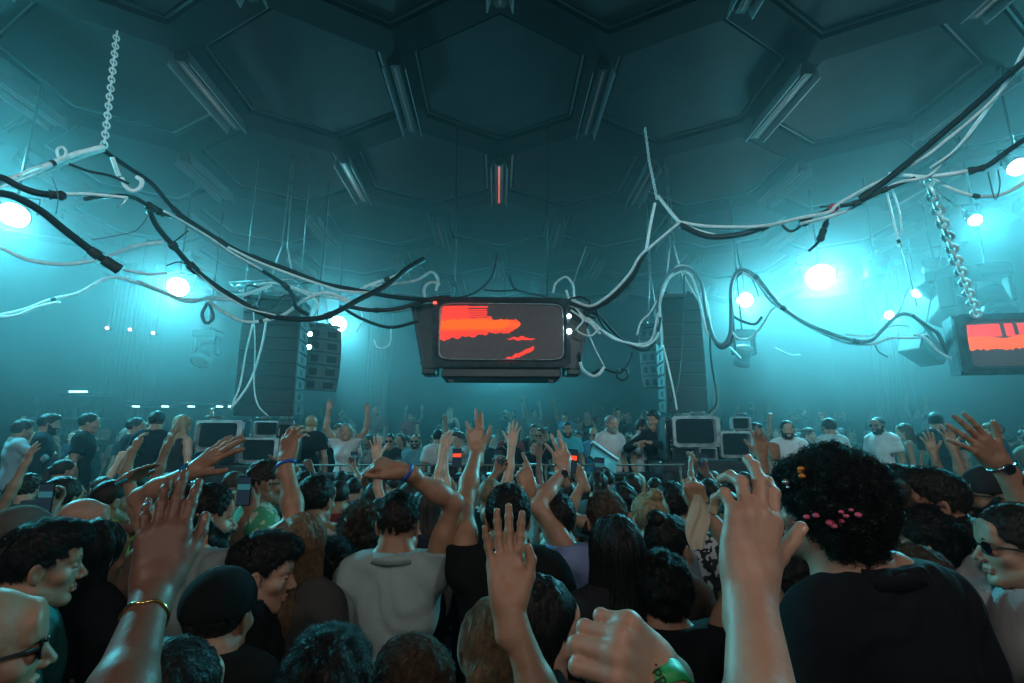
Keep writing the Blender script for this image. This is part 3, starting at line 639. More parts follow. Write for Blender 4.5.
C = [
 ([(-60, 205), (0, 183), (41, 168), (73, 155), (104, 147)], 3.6, 4.6, 3.0, W_, 'thick pale cable rising to the foot of the thin chain', ((.62, 3.6, 5),)),
 ([(-60, 212), (0, 188), (45, 172), (80, 158), (104, 150)], 3.7, 4.65, 1.8, W_, 'thinner pale cable running just under the thick one to the thin chain', ()),
 ([(18, 176), (27, 171), (40, 166)], 3.7, 3.9, 1.5, W_, 'short pale cable end lying on the thick pale cable', ()),
 ([(58, 157), (57, 150), (62, 147), (66, 151), (64, 158), (60, 160)], 4.2, 4.2, 1.4, W_, 'small pale ring of cable above the thick pale one', ()),
 ([(104, 151), (129, 168), (152, 184), (176, 211), (205, 231), (234, 249), (256, 258), (289, 270), (322, 283), (356, 290), (395, 297), (433, 300)], 4.7, 7.3, 2.3, B_, 'long black cable from the thin chain down to the hanging television', ((.28, 3.4, 8), (.42, 3.2, 7), (.55, 3, 7), (.7, 2.8, 6))),
 ([(85, 199), (111, 196), (132, 197), (149, 206), (164, 214), (187, 222), (228, 249), (258, 268), (283, 284), (293, 296), (296, 307), (308, 315)], 4.4, 7.0, 2.2, B_, 'black cable that drops behind the tall speaker array', ((.3, 4.2, 10), (.36, 3.8, 8), (.75, 3.4, 8))),
 ([(164, 211), (187, 224), (210, 238), (232, 253), (262, 270)], 4.75, 6.0, 1.4, W_, 'pale cable clipped under the black cable between flood lamp and beams', ()),
 ([(228, 247), (256, 261), (290, 274), (322, 285), (345, 291), (378, 293)], 5.6, 6.9, 1.3, W_, 'pale cable following the long black one to the television', ()),
 ([(149, 211), (158, 228), (176, 249), (193, 268), (214, 285), (236, 299), (264, 314), (292, 319), (320, 318), (342, 309), (358, 300), (378, 290), (395, 279), (408, 268), (424, 259)], 4.8, 7.2, 2.9, B_, 'deepest sagging black cable, passing below the others', ((.14, 4.5, 7), (.22, 4.5, 11), (.45, 3.8, 7), (.6, 3.6, 7))),
 ([(192, 268), (214, 288), (236, 302), (250, 309), (276, 315)], 5.2, 5.9, .8, W_, 'thin pale wire shadowing the deepest sagging cable', ()),
 ([(-50, 188), (0, 193), (18, 198), (41, 211), (62, 228), (85, 246), (103, 259), (120, 270)], 3.4, 4.4, 4.0, B_, 'thickest black cable ending in a taped stub', ((.93, 6.2, 16), (.8, 5.0, 10))),
 ([(-40, 168), (0, 177), (18, 186), (38, 193), (66, 196)], 3.7, 4.2, 3.6, B_, 'black cable sleeve ending where a pale cable comes out', ((.92, 5.2, 12),)),
 ([(66, 194), (86, 194), (111, 196), (128, 198)], 4.2, 4.5, 1.8, W_, 'short pale cable coming out of the black sleeve', ()),
 ([(69, 164), (88, 171), (111, 176), (129, 184)], 4.3, 4.6, 1.5, B_, 'short thin black cable beside the pale hook', ()),
 ([(112, 157), (116, 168), (119, 176)], 4.5, 4.6, 2.3, W_, 'stubby pale cable end pointing down from the thin chain', ()),
 ([(122, 178), (126, 187), (133, 191), (140, 188), (142, 181), (137, 177)], 4.6, 4.6, 2.2, W_, 'pale cable hook below the thin chain', ()),
 ([(117, 208), (123, 204), (127, 198)], 4.6, 4.6, 1.0, W_, 'tiny pale cable tail below the hook', ()),
 ([(-50, 225), (0, 247), (26, 259), (59, 264), (91, 261), (111, 255), (135, 246), (164, 242)], 5.2, 6.2, 2.0, W_, 'pale cable sagging under the thickest black cable', ()),
 ([(123, 269), (147, 274), (167, 273)], 5.2, 5.5, 1.5, W_, 'short pale cable beyond the taped stub', ()),
 ([(-40, 322), (0, 315), (26, 309), (53, 299), (79, 293), (108, 278), (132, 281), (164, 293), (188, 302), (211, 297), (240, 296), (272, 285)], 6.2, 8.0, 1.7, W_, 'low pale cable leading to the truss over the speaker array', ((.28, 2.2, 4),)),
 ([(-30, 318), (0, 317), (18, 315), (38, 307), (60, 302)], 6.3, 6.6, 1.3, W_, 'low pale cable with a frayed end near the picture edge', ()),
 ([(137, 280), (160, 290), (185, 299), (214, 299), (246, 301)], 6.8, 7.8, 1.5, W_, 'pale cable doubled over the flood lamp', ()),
 ([(208, 300), (222, 311), (242, 321), (261, 321), (283, 315), (303, 301), (322, 293), (339, 296), (356, 305)], 7.0, 7.6, 1.7, W_, 'wavy pale cable crossing in front of the tall speaker array', ((.38, 2.6, 4),)),
 ([(91, 240), (129, 233), (140, 227), (149, 215)], 4.6, 4.8, .6, G_, 'thin grey wire joining two black cables', ()),
 ([(166, 266), (178, 262), (190, 266), (200, 274)], 5.0, 5.2, .7, B_, 'thin black wire curl above the flood lamp', ()),
 ([(174, 242), (188, 231)], 5.0, 5.2, .7, B_, 'thin black tie between the two long black cables', ()),
 ([(52, 177), (58, 196), (56, 214)], 4.0, 4.2, .5, G_, 'thin grey wire dropping from the thick pale cable', ()),
 ([(283, 284), (311, 293), (339, 299), (361, 307), (395, 311), (422, 303), (439, 296)], 7.6, 7.5, 1.4, W_, 'pale cable sagging to the corner of the big television', ()),
 ([(345, 306), (372, 310), (400, 308), (431, 299), (450, 297)], 7.2, 7.3, 2.2, B_, 'black cable resting on the television corner', ((.3, 3, 6),)),
 ([(340, 306), (358, 317), (378, 325), (395, 327), (418, 321)], 7.6, 7.5, 1.7, B_, 'lower black cable entering the television side', ()),
 ([(353, 293), (372, 284), (395, 276), (422, 261)], 7.4, 7.5, 1.6, W_, 'pale cable climbing to the wire above the television corner', ((.6, 2.4, 6),)),
 ([(372, 286), (395, 284), (417, 280), (431, 272), (438, 279), (436, 291)], 7.3, 7.4, 1.5, W_, 'pale cable arched over the television corner', ()),
 ([(425, 298), (424, 290), (427, 284), (434, 282), (440, 285)], 7.3, 7.4, 1.5, W_, 'small pale cable ring at the television corner', ()),
 ([(374, 340), (377, 347), (384, 348), (390, 343), (391, 329)], 7.8, 7.8, .9, W_, 'thin pale hook-shaped wire between array and television', ()),
 ([(361, 310), (362, 320), (356, 332)], 7.8, 7.8, .7, W_, 'thin pale wire tail hanging near the first flood lamp behind', ()),
 ([(253, 323), (246, 352), (240, 385), (231, 408)], 8.1, 8.2, .9, W_, 'straight pale wire down the tall speaker array', ()),
 ([(267, 315), (262, 345), (250, 382), (231, 409)], 8.1, 8.2, 1.1, W_, 'curved pale wire in front of the tall speaker array', ()),
 ([(253, 305), (255, 345), (254, 385), (258, 405), (268, 416)], 8.05, 8.1, .7, W_, 'faint wire hugging the speaker array face', ()),
 ([(207, 303), (202, 314), (206, 323), (213, 318), (211, 308), (208, 302)], 7.1, 7.1, 1.7, G_, 'dark droplet-shaped cable loop under the flood lamp', ()),
 ([(240, 292), (255, 286), (275, 283), (300, 291), (318, 303), (312, 318)], 8.3, 8.2, 1.3, W_, 'pale cable draped over the truss', ()),
 ([(245, 300), (247, 286), (262, 290), (258, 305), (270, 309), (285, 295), (300, 300)], 8.2, 8.2, 1.1, B_, 'black cable knot on the truss', ()),
 # ---------------- middle, over and beside the television
 ([(497, 254), (492, 276), (478, 291), (463, 297), (445, 300)], 8.4, 7.7, 1.3, B_, 'black cable curving from the ceiling to the television top, screen stroke side', ()),
 ([(509, 276), (514, 288), (526, 293), (545, 296)], 8.4, 7.7, 1.4, B_, 'black cable from the ceiling bending along the television top', ()),
 ([(484, 290), (500, 291), (518, 290)], 8.1, 8.1, 1.0, B_, 'black cable bridging the two ceiling drops over the television', ()),
 ([(569, 303), (580, 306), (591, 309), (606, 301), (618, 292), (632, 277), (641, 259), (647, 250)], 7.2, 6.4, 3.2, B_, 'thick black cable swooping up from the television', ((.45, 4.2, 6), (.9, 4, 6))),
 ([(572, 300), (590, 306), (604, 299), (616, 289), (630, 273), (638, 259), (646, 250)], 7.1, 6.35, 1.5, W_, 'pale cable riding on the thick swooping black one', ()),
 ([(646, 251), (650, 227), (655, 203)], 6.35, 6.2, 1.6, W_, 'steep pale cable up to the small hanging wire', ()),
 ([(658, 196), (668, 209), (679, 222)], 6.2, 6.0, 1.9, W_, 'short pale cable down from the small hanging wire', ()),
 ([(646, 251), (661, 238), (679, 223)], 6.35, 6.0, 1.5, W_, 'pale cable from the swoop up to the fork', ()),
 ([(679, 222), (705, 226), (742, 227), (769, 225), (800, 218), (829, 212), (837, 205), (864, 189), (888, 177), (923, 158), (946, 140), (973, 118), (1003, 88), (1024, 50), (1050, 10)], 6.0, 3.4, 1.9, W_, 'longest pale cable, from the fork through the red tape to the upper corner', ()),
 ([(684, 224), (700, 231), (716, 235)], 6.0, 5.9, 1.4, W_, 'short pale cable under the fork', ()),
 ([(680, 225), (700, 234), (716, 237), (742, 234), (768, 226)], 5.98, 5.6, 3.2, B_, 'thick black cable sleeve next to the fork', ((.97, 3.8, 6),)),
 ([(800, 224), (841, 213), (873, 196), (897, 183), (926, 177), (941, 164), (964, 140), (984, 114), (1008, 78), (1026, 50), (1050, 20)], 5.3, 3.6, 1.7, W_, 'second pale cable of the taped pair, to the upper corner', ()),
 ([(930, 168), (955, 150), (975, 124), (1000, 92), (1030, 62)], 4.5, 3.8, 1.3, W_, 'third pale cable, thin, joining the bundle in the upper corner', ()),
 ([(861, 199), (888, 179), (917, 155), (958, 120), (1000, 82), (1030, 56), (1060, 30)], 4.9, 3.4, 3.6, B_, 'broad straight black cable rising to the upper corner', ((.05, 4.6, 12),)),
 ([(840, 206), (860, 202), (884, 190), (915, 178)], 5.0, 4.7, 2.2, B_, 'short black cable inside the pale pair', ((.3, 3.4, 8), (.7, 3.4, 8))),
 ([(888, 174), (905, 175), (923, 177), (950, 174), (973, 170)], 4.8, 4.5, 2.3, W_, 'pale cable running level to a black sleeve by the edge lamp', ()),
 ([(970, 171), (987, 166), (1005, 153), (1024, 140), (1060, 118)], 4.5, 4.2, 3.2, B_, 'black cable sleeve leaving by the edge lamp', ((.1, 4.2, 14),)),
 ([(929, 177), (952, 189), (976, 196), (999, 195), (1024, 183), (1060, 160)], 4.8, 4.4, 1.8, W_, 'lower pale cable sagging past the edge lamp', ((.42, 2.6, 7),)),
 ([(935, 190), (948, 200), (965, 211)], 4.9, 4.9, .8, W_, 'thin pale wire falling towards the small lamp', ()),
 ([(886, 189), (892, 215), (900, 247)], 4.9, 4.9, 1.1, W_, 'longer of two pale cables dangling below the bundle', ((.98, 1.8, 4),)),
 ([(892, 188), (899, 211), (902, 233)], 4.9, 4.9, 1.1, W_, 'shorter of two pale cables dangling below the bundle', ()),
 ([(988, 172), (992, 190), (996, 200), (1000, 185), (998, 170)], 4.5, 4.6, .7, G_, 'grey wire loop near the edge lamp', ()),
 ([(782, 225), (789, 231), (797, 229), (808, 219), (829, 209)], 5.4, 5.3, 1.5, B_, 'ragged black cable with a taped knot before the red tape', ((.72, 5.2, 9),)),
 ([(829, 216), (824, 229), (819, 241), (809, 251)], 5.3, 5.3, 1.5, B_, 'black plug dangling below the red tape', ((.5, 4.2, 14), (.25, 3, 6))),
 ([(820, 207), (836, 206)], 5.25, 5.25, 1.0, B_, 'short wire end at the red tape', ()),
 # ---------------- arch over the right array
 ([(659, 345), (657, 320), (658, 298), (666, 277), (679, 268), (692, 270), (701, 283), (705, 306), (709, 330)], 8.3, 8.3, 1.7, G_, 'outer grey cable arch over the cable-arched speaker array', ()),
 ([(662, 340), (660, 300), (668, 280), (681, 272), (691, 276), (698, 296), (707, 335)], 8.2, 8.2, 1.2, W_, 'inner pale cable arch over the speaker array', ()),
 ([(655, 335), (662, 296), (674, 270), (686, 266), (699, 277), (706, 300), (710, 322)], 8.4, 8.4, 1.2, W_, 'highest pale cable arch over the speaker array', ()),
 ([(684, 275), (684, 299), (683, 340), (679, 385), (669, 410)], 8.15, 8.1, .9, B_, 'black wire down the face of the cable-arched array', ()),
 ([(684, 276), (692, 290), (700, 303)], 8.2, 8.3, 1.0, W_, 'short pale cable inside the arch', ()),
 ([(663, 345), (668, 366), (673, 388), (677, 410)], 8.1, 8.1, .9, W_, 'thin pale wire crossing the array face', ()),
 ([(710, 320), (711, 357), (716, 390), (716, 404), (709, 413)], 8.3, 7.8, 1.1, B_, 'black wire hanging beside the array to the television stack', ()),
 ([(586, 310), (600, 317), (619, 337), (642, 350), (655, 342), (661, 318)], 7.4, 8.2, 1.7, B_, 'black cable sagging from television to array', ()),
 ([(588, 318), (610, 337), (628, 343), (645, 346), (657, 336), (659, 320)], 7.3, 8.2, 1.3, W_, 'pale cable sagging from television to array', ()),
 ([(600, 329), (620, 340), (640, 344), (652, 338), (658, 312)], 7.5, 8.3, 1.1, W_, 'second pale cable sagging from television to array', ()),
 ([(637, 335), (641, 322), (650, 313), (657, 300)], 8.1, 8.3, 1.0, W_, 'pale cable climbing the array side', ()),
 ([(580, 362), (583, 370), (592, 376), (599, 374), (604, 367)], 7.3, 7.4, 1.6, W_, 'pale cable hoop under the television corner', ()),
 ([(579, 352), (581, 366), (590, 374), (603, 369), (619, 373), (628, 364), (632, 352)], 7.4, 8.0, 1.4, B_, 'black cable dipping below the television corner', ()),
 ([(618, 370), (617, 377), (623, 380), (628, 376), (626, 370), (620, 369)], 7.7, 7.7, 1.2, B_, 'black cable ring beyond the television corner', ()),
 ([(587, 329), (595, 349), (604, 366)], 7.3, 7.4, .7, W_, 'thin pale wire falling past the television corner', ()),
 ([(595, 309), (604, 327), (620, 340), (632, 346)], 7.3, 7.9, 1.3, B_, 'black cable sloping off behind the swoop', ()),
 ([(566, 290), (570, 300), (580, 312), (590, 322), (600, 334)], 7.25, 7.4, 1.3, W_, 'pale cable spilling over the television corner', ()),
 ([(553, 293), (556, 283), (566, 277), (573, 285), (575, 300), (583, 318), (595, 325)], 7.3, 7.4, 1.2, W_, 'pale cable looped behind the television top corner', ()),
 ([(571, 310), (583, 320), (577, 330), (590, 336), (600, 328)], 7.2, 7.3, 1.0, W_, 'pale cable knot on the television side', ()),
 ([(568, 300), (580, 297), (590, 303), (584, 314), (596, 318)], 7.25, 7.35, 1.2, B_, 'black cable knot at the television top corner', ()),
 ([(571, 290), (577, 271), (586, 246)], 7.4, 7.8, .9, G_, 'slanted grey wire from television corner to the ceiling', ()),
 ([(420, 292), (425, 275), (422, 258), (428, 246)], 7.3, 7.6, .9, G_, 'slanted grey wire at the other television corner', ()),
 # ---------------- arch with the lamp
 ([(707, 316), (713, 337), (722, 345), (730, 334), (731, 310), (731, 288), (736, 273), (744, 270), (756, 277), (771, 295), (784, 308), (808, 324), (847, 339), (869, 341), (883, 329), (897, 316), (911, 315), (925, 326), (937, 343), (951, 355), (972, 355)], 8.2, 7.0, 2.1, G_, 'long grey cable making the tall arch, then snaking to the edge television', ((.4, 2.8, 5), (.5, 2.8, 5), (.62, 2.8, 6))),
 ([(709, 322), (716, 343), (724, 348), (733, 336), (732, 300), (735, 280), (742, 272)], 8.3, 8.1, 1.5, B_, 'black cable dipping at the foot of the tall arch', ()),
 ([(742, 272), (755, 280), (769, 299), (786, 312), (812, 328), (845, 342), (872, 344), (890, 338), (915, 338), (926, 334)], 8.1, 7.2, 1.4, W_, 'pale cable following the long snaking grey one', ()),
 ([(845, 334), (866, 336), (882, 330), (896, 325), (909, 326)], 7.6, 7.3, 1.0, W_, 'thin pale cable lying along the snake bend', ()),
 ([(875, 345), (879, 352), (888, 357)], 7.4, 7.4, .7, B_, 'small black wire curl under the snake bend', ()),
 ([(913, 334), (925, 338), (940, 352), (952, 358), (962, 351), (969, 340)], 7.2, 6.8, 1.4, W_, 'pale cable rising to the edge television', ()),
 ([(912, 315), (930, 328), (938, 334), (946, 350), (962, 375)], 7.1, 7.0, 2.0, B_, 'black cable end sticking down past the wedge speaker', ()),
 ([(732, 315), (742, 321), (755, 324), (762, 317)], 8.2, 8.1, 1.6, B_, 'black cable slung inside the tall arch', ()),
 ([(731, 330), (738, 338), (750, 338), (762, 326), (770, 312), (776, 307)], 8.2, 8.0, 1.2, W_, 'pale cable slung inside the tall arch', ()),
 ([(752, 279), (756, 288), (759, 297)], 8.1, 8.1, .7, B_, 'small black wire tail on the tall arch', ()),
 ([(741, 269), (737, 252), (731, 232)], 8.2, 8.4, .7, G_, 'fine wire holding up the tall arch', ()),
 ([(775, 348), (790, 355), (800, 355)], 9.0, 9.0, .8, W_, 'faint pale wire below the largest flood lamp', ()),
 ([(727, 345), (735, 352), (741, 358)], 8.6, 8.6, .8, W_, 'thin pale wire tail at the foot of the tall arch', ()),
 ([(898, 314), (905, 296), (912, 280)], 7.6, 7.8, .7, G_, 'fine wire holding the snake bend up', ()),
 ([(917, 306), (908, 270), (896, 228)], 7.8, 7.6, .7, G_, 'long fine wire slanting up past the dangling cables', ()),
]
for P, d0, d1, r, m, lab, tp in C: cable(P, d0, d1, r, m, lab, tp)
# red tape at the junction
p = at(834, 208, 5.2); t = MB().box((0, 0, 0), (.10, .09, .07), bev=.02).build('red_tape_band', m_red, None, p); t.rotation_euler = (.2, .5, .1)
MB().box((.0, 0, -.04), (.05, .06, .05), bev=.01).build('loose_end', m_red, t)
tag(t, 'red tape band around the long pale cables', 'tape')
# chains
def chain(a, b, link_l, r, m, label, sag=0.0, nm='hanging_chain'):
    a, b = Vector(a), Vector(b); n = max(3, int((b-a).length/(link_l*.72))); mb = MB()
    for i in range(n):
        c = a.lerp(b, (i+.5)/n)+Vector((0, 0, -sag*4*((i+.5)/n)*(1-(i+.5)/n)))
        d = (b-a).normalized(); q = d.to_track_quat('Z', 'Y').to_matrix().to_4x4() @ Matrix.Rotation(math.pi/2*(i % 2), 4, 'Z')
        P = [Vector((.30*link_l*math.sin(t), 0, .5*link_l*math.cos(t))) for t in [2*math.pi*k/10 for k in range(11)]]
        mb.tube([c+(q @ v) for v in P], r, 5, cap=False)
    return tag(mb.build(nm, m), label, 'chain')
m_ch = mat('pale_chain', (.8, .84, .85), .45)
chain(at(926, 178, 4.9), at(977, 316, 6.5), .16, .022, m_ch, 'heavy white chain hanging from the cable bundle to the edge television')
chain(at(104, 147, 4.65), at(117, 32, 5.0), .09, .008, m_ch, 'thin chain from the ceiling holding the pale cables')
chain(at(649, 160, 6.3), at(657, 199, 6.2), .06, .006, m_ch, 'small chain above the fork of pale cables')
chain(at(649, 160, 6.3), at(645, 128, 6.35), .06, .006, m_ch, 'small upper chain reaching the ceiling beam over the fork')
# ================================================================== smooth body modelling: distance fields turned into meshes
def _cap(P, a, b, ra, rb):
    a = np.asarray(a, np.float32); ab = np.asarray(b, np.float32)-a; L = float(ab @ ab)+1e-9
    q = P-a; t = np.clip((q @ ab)/L, 0, 1)
    d = q-t[:, None]*ab
    return np.sqrt(np.einsum('ij,ij->i', d, d))-(ra+(rb-ra)*t)
def _ell(P, c, r, R=None):
    q = P-np.asarray(c, np.float32)
    if R is not None: q = q @ np.asarray(R, np.float32)
    r = np.asarray(r, np.float32); k0 = np.sqrt(((q/r)**2).sum(1)); k1 = np.sqrt(((q/(r*r))**2).sum(1))+1e-9
    return k0*(k0-1)/k1
def _smin(a, b, k):
    if k <= 0: return np.minimum(a, b)
    h = np.maximum(k-np.abs(a-b), 0)/k
    return np.minimum(a, b)-h*h*k*.25
def _smax(a, b, k): return -_smin(-a, -b, k)
_NT = np.random.default_rng(3).random((64, 64, 64)).astype(np.float32)
def noise3(P):
    i = np.floor(P).astype(np.int32); f = (P-i).astype(np.float32); f = f*f*(3-2*f); i &= 63; j = (i+1) & 63
    x0, y0, z0 = i.T; x1, y1, z1 = j.T; fx, fy, fz = f.T
    g = lambda x, y, z: _NT[x, y, z]
    a = g(x0, y0, z0)*(1-fx)+g(x1, y0, z0)*fx; b = g(x0, y1, z0)*(1-fx)+g(x1, y1, z0)*fx
    c = g(x0, y0, z1)*(1-fx)+g(x1, y0, z1)*fx; d = g(x0, y1, z1)*(1-fx)+g(x1, y1, z1)*fx
    return (a*(1-fy)+b*fy)*(1-fz)+(c*(1-fy)+d*fy)*fz-.5
class Fld:
    """list of primitives blended in order"""
    def __init__(s): s.p = []
    def cap(s, a, b, ra, rb=None, k=.02): s.p.append(('c', tuple(a), tuple(b), ra, ra if rb is None else rb, k, 1)); return s
    def ell(s, c, r, k=.02, R=None): s.p.append(('e', tuple(c), tuple(r), R, k, 1)); return s
    def sub(s, a, b, ra, k=.01): s.p.append(('c', tuple(a), tuple(b), ra, ra, k, -1)); return s
    def sube(s, c, r, k=.01, R=None): s.p.append(('e', tuple(c), tuple(r), R, k, -1)); return s
    def fn(s, g, op='min', k=.0): s.p.append(('f', g, op, k)); return s
    def ext(s, o): s.p += o.p; return s
    def moved(s, R, t):
        """rotate by matrix R (3x3) then translate"""
        R = np.asarray(R, float); t = np.asarray(t, float); o = Fld(); m = lambda v: tuple(R @ np.asarray(v, float)+t)
        for q in s.p:
            if q[0] == 'c': o.p.append(('c', m(q[1]), m(q[2]), *q[3:]))
            elif q[0] == 'e': o.p.append(('e', m(q[1]), q[2], R @ (np.eye(3) if q[3] is None else np.asarray(q[3], float)), *q[4:]))
            else:
                g = q[1]; o.p.append(('f', (lambda P, g=g: g((P-t.astype(np.float32)) @ R.astype(np.float32))), *q[2:]))
        return o
    def __call__(s, P):
        d = np.full(len(P), 10., np.float32)
        for q in s.p:
            if q[0] == 'c': e = _cap(P, q[1], q[2], q[3], q[4])
            elif q[0] == 'e': e = _ell(P, q[1], q[2], q[3])
            else:
                e = q[1](P)
                d = _smin(d, e, q[3]) if q[2] == 'min' else (_smax(d, e, q[3]) if q[2] == 'max' else d+e)
                continue
            d = _smin(d, e, q[-2]) if q[-1] > 0 else _smax(d, -e, q[-2])
        return d
    def near(s, c, r, inside=False):
        """the primitives that reach the ball (c, r); inside=True: drop those wholly inside it"""
        o = Fld(); c = np.asarray(c, float)
        for q in s.p:
            if q[0] == 'c':
                a, b = np.array(q[1]), np.array(q[2]); R = max(q[3], q[4])
                if inside: keep = max(np.linalg.norm(a-c), np.linalg.norm(b-c))+R+.03 > r
                else:
                    ab = b-a; t = np.clip((c-a) @ ab/(ab @ ab+1e-9), 0, 1); keep = np.linalg.norm(a+ab*t-c)-R-q[5] < r+.03
            elif q[0] == 'e':
                R = max(q[2]); dd = np.linalg.norm(np.array(q[1])-c); keep = dd+R+.03 > r if inside else dd-R-q[4] < r+.03
            else: keep = True
            if keep: o.p.append(q)
        return o
    def bounds(s, pad=.03):
        lo = np.full(3, 1e9); hi = -lo
        for q in s.p:
            if q[0] == 'c' and q[-1] > 0:
                for v, r in ((q[1], q[3]), (q[2], q[4])): lo = np.minimum(lo, np.array(v)-r); hi = np.maximum(hi, np.array(v)+r)
            elif q[0] == 'e' and q[-1] > 0:
                r = max(q[2]) if q[3] is not None else np.array(q[2]); lo = np.minimum(lo, np.array(q[1])-r); hi = np.maximum(hi, np.array(q[1])+r)
        return lo-pad, hi+pad
_o9 = np.stack(np.meshgrid(*[np.arange(9)]*3, indexing='ij'), -1).reshape(-1, 3)
def newton(V, f, h):
    P = V.astype(np.float32); e = np.float32(h*.25); d = f(P); g = np.stack([f(P+u)-f(P-u) for u in np.eye(3, dtype=np.float32)*e], 1)/(2*e)
    g2 = (g*g).sum(1); st = np.where(np.abs(d) < h*.5, d/np.maximum(g2, .25), 0); return V-g*st[:, None]
def polygonize(f, lo, hi, h):
    """surface nets on the blocks that touch the surface"""
    lo = np.floor(np.asarray(lo)/h)*h; n = np.maximum(1, np.ceil((np.asarray(hi)-lo)/h/8).astype(int)); B = 8
    c = np.stack(np.meshgrid(*[np.arange(k) for k in n], indexing='ij'), -1).reshape(-1, 3)
    ctr = (lo+(c*B+B/2)*h).astype(np.float32)
    d = np.concatenate([f(ctr[i:i+200000]) for i in range(0, len(ctr), 200000)])
    c = c[np.abs(d) < B*h*.87*1.25+.012]
    NN = n*B+3; st = np.array([NN[1]*NN[2], NN[2], 1], np.int64)
    Vs, ids, quads = [], [], []
    for s in range(0, len(c), 500):
        cb = c[s:s+500]; m = len(cb)
        G = cb[:, None, :]*B+_o9[None]                       # global lattice points
        val = f((lo+G.reshape(-1, 3)*h).astype(np.float32)).reshape(m, 9, 9, 9)
        ins = val < 0
        # cells
        cor = [ins[:, a:a+8, b:b+8, e:e+8] for a in (0, 1) for b in (0, 1) for e in (0, 1)]
        su = sum(x.astype(np.int8) for x in cor); act = (su > 0) & (su < 8)
        bi, ix, iy, iz = np.nonzero(act)
        if len(bi) == 0: continue
        cv = np.stack([val[bi, ix+a, iy+b, iz+e] for a in (0, 1) for b in (0, 1) for e in (0, 1)], 1)
        cp = np.array([(a, b, e) for a in (0, 1) for b in (0, 1) for e in (0, 1)], np.float32)
        acc = np.zeros((len(bi), 3), np.float32); cnt = np.zeros(len(bi), np.float32)
        for u in range(8):
            for v in range(u+1, 8):
                if np.abs(cp[u]-cp[v]).sum() != 1: continue
                x, y = cv[:, u], cv[:, v]; cr = (x < 0) != (y < 0); t = np.where(cr, x/np.where(cr, x-y, 1), 0)
                acc += cr[:, None]*(cp[u]+t[:, None]*(cp[v]-cp[u])); cnt += cr
        gi = np.stack([cb[bi, 0]*B+ix, cb[bi, 1]*B+iy, cb[bi, 2]*B+iz], 1)
        Vs.append(lo+(gi+acc/cnt[:, None])*h); ids.append((gi+1) @ st)
        for ax in range(3):
            sl0 = [slice(0, 8)]*3; sl1 = [slice(0, 8)]*3; sl1[ax] = slice(1, 9)
            A = ins[(slice(None), *sl0)]; Bv = ins[(slice(None), *sl1)]; cr = A != Bv
            bb, x, y, z = np.nonzero(cr)
            if len(bb) == 0: continue
            g = np.stack([cb[bb, 0]*B+x, cb[bb, 1]*B+y, cb[bb, 2]*B+z], 1)+1
            e1 = np.zeros(3, np.int64); e2 = np.zeros(3, np.int64); e1[(ax+1) % 3] = 1; e2[(ax+2) % 3] = 1
            q = np.stack([(g) @ st, (g-e1) @ st, (g-e1-e2) @ st, (g-e2) @ st], 1)
            fl = A[bb, x, y, z]; q[~fl] = q[~fl][:, ::-1]; quads.append(q)
    if not Vs: return np.zeros((0, 3)), np.zeros((0, 4), int)
    V = np.concatenate(Vs); I = np.concatenate(ids); Q = np.concatenate(quads)
    o = np.argsort(I); Is = I[o]; pos = np.searchsorted(Is, Q); pos = np.clip(pos, 0, len(Is)-1); ok = (Is[pos] == Q).all(1)
    return V, o[pos[ok]]
def joined(parts):
    Vs, Fs, b = [], [], 0
    for V, Fq in parts: Vs.append(V); Fs.append(Fq+b); b += len(V)
    return np.concatenate(Vs), np.concatenate(Fs)
def nrm(v): v = np.asarray(v, float); return v/(np.linalg.norm(v)+1e-12)
def rotax(ax, a):
    return np.array(Matrix.Rotation(a, 3, Vector(ax)))
def eul(x=0, y=0, z=0): return np.array(Euler((x, y, z), 'XYZ').to_matrix())
# ------------------------------------------------------------------ hand
FING = [(.030, .088, (.043, .026, .021), .0098, 5), (.0105, .093, (.048, .030, .022), .0100, 1), (-.0095, .089, (.045, .028, .022), .0095, -3), (-.028, .080, (.034, .021, .019), .0083, -10)]
#          curl per finger (mcp,pip,dip), spread factor, thumb
POSES = {
 'open':    ([(8, 10, 6), (4, 8, 6), (8, 10, 6), (10, 12, 8)], 2.0, 'out'),
 'flat':    ([(5, 6, 4)]*4, .8, 'side'),
 'relaxed': ([(18, 28, 18), (22, 32, 20), (28, 36, 22), (30, 38, 24)], 1.2, 'side'),
 'claw':    ([(10, 45, 28), (4, 22, 14), (8, 20, 14), (22, 50, 30)], 1.7, 'out'),
 'fist':    ([(78, 98, 62), (82, 100, 62), (84, 100, 62), (86, 98, 60)], .4, 'over'),
 'point':   ([(6, 8, 5), (70, 95, 60), (80, 98, 60), (82, 96, 60)], .5, 'over'),
 'horns':   ([(3, 5, 3), (4, 7, 4), (65, 95, 60), (16, 18, 12)], .5, 'up'),
 'peace':   ([(4, 6, 4), (6, 8, 5), (75, 95, 60), (80, 95, 60)], 2.4, 'over'),
 'grip':    ([(48, 48, 30), (52, 50, 30), (55, 52, 32), (56, 50, 30)], .6, 'grip'),
 'droop':   ([(50, 32, 20), (58, 38, 22), (62, 42, 24), (66, 44, 26)], .8, 'side'),
 'four':    ([(5, 8, 5), (2, 6, 5), (4, 8, 5), (10, 14, 9)], 1.5, 'in'),
}
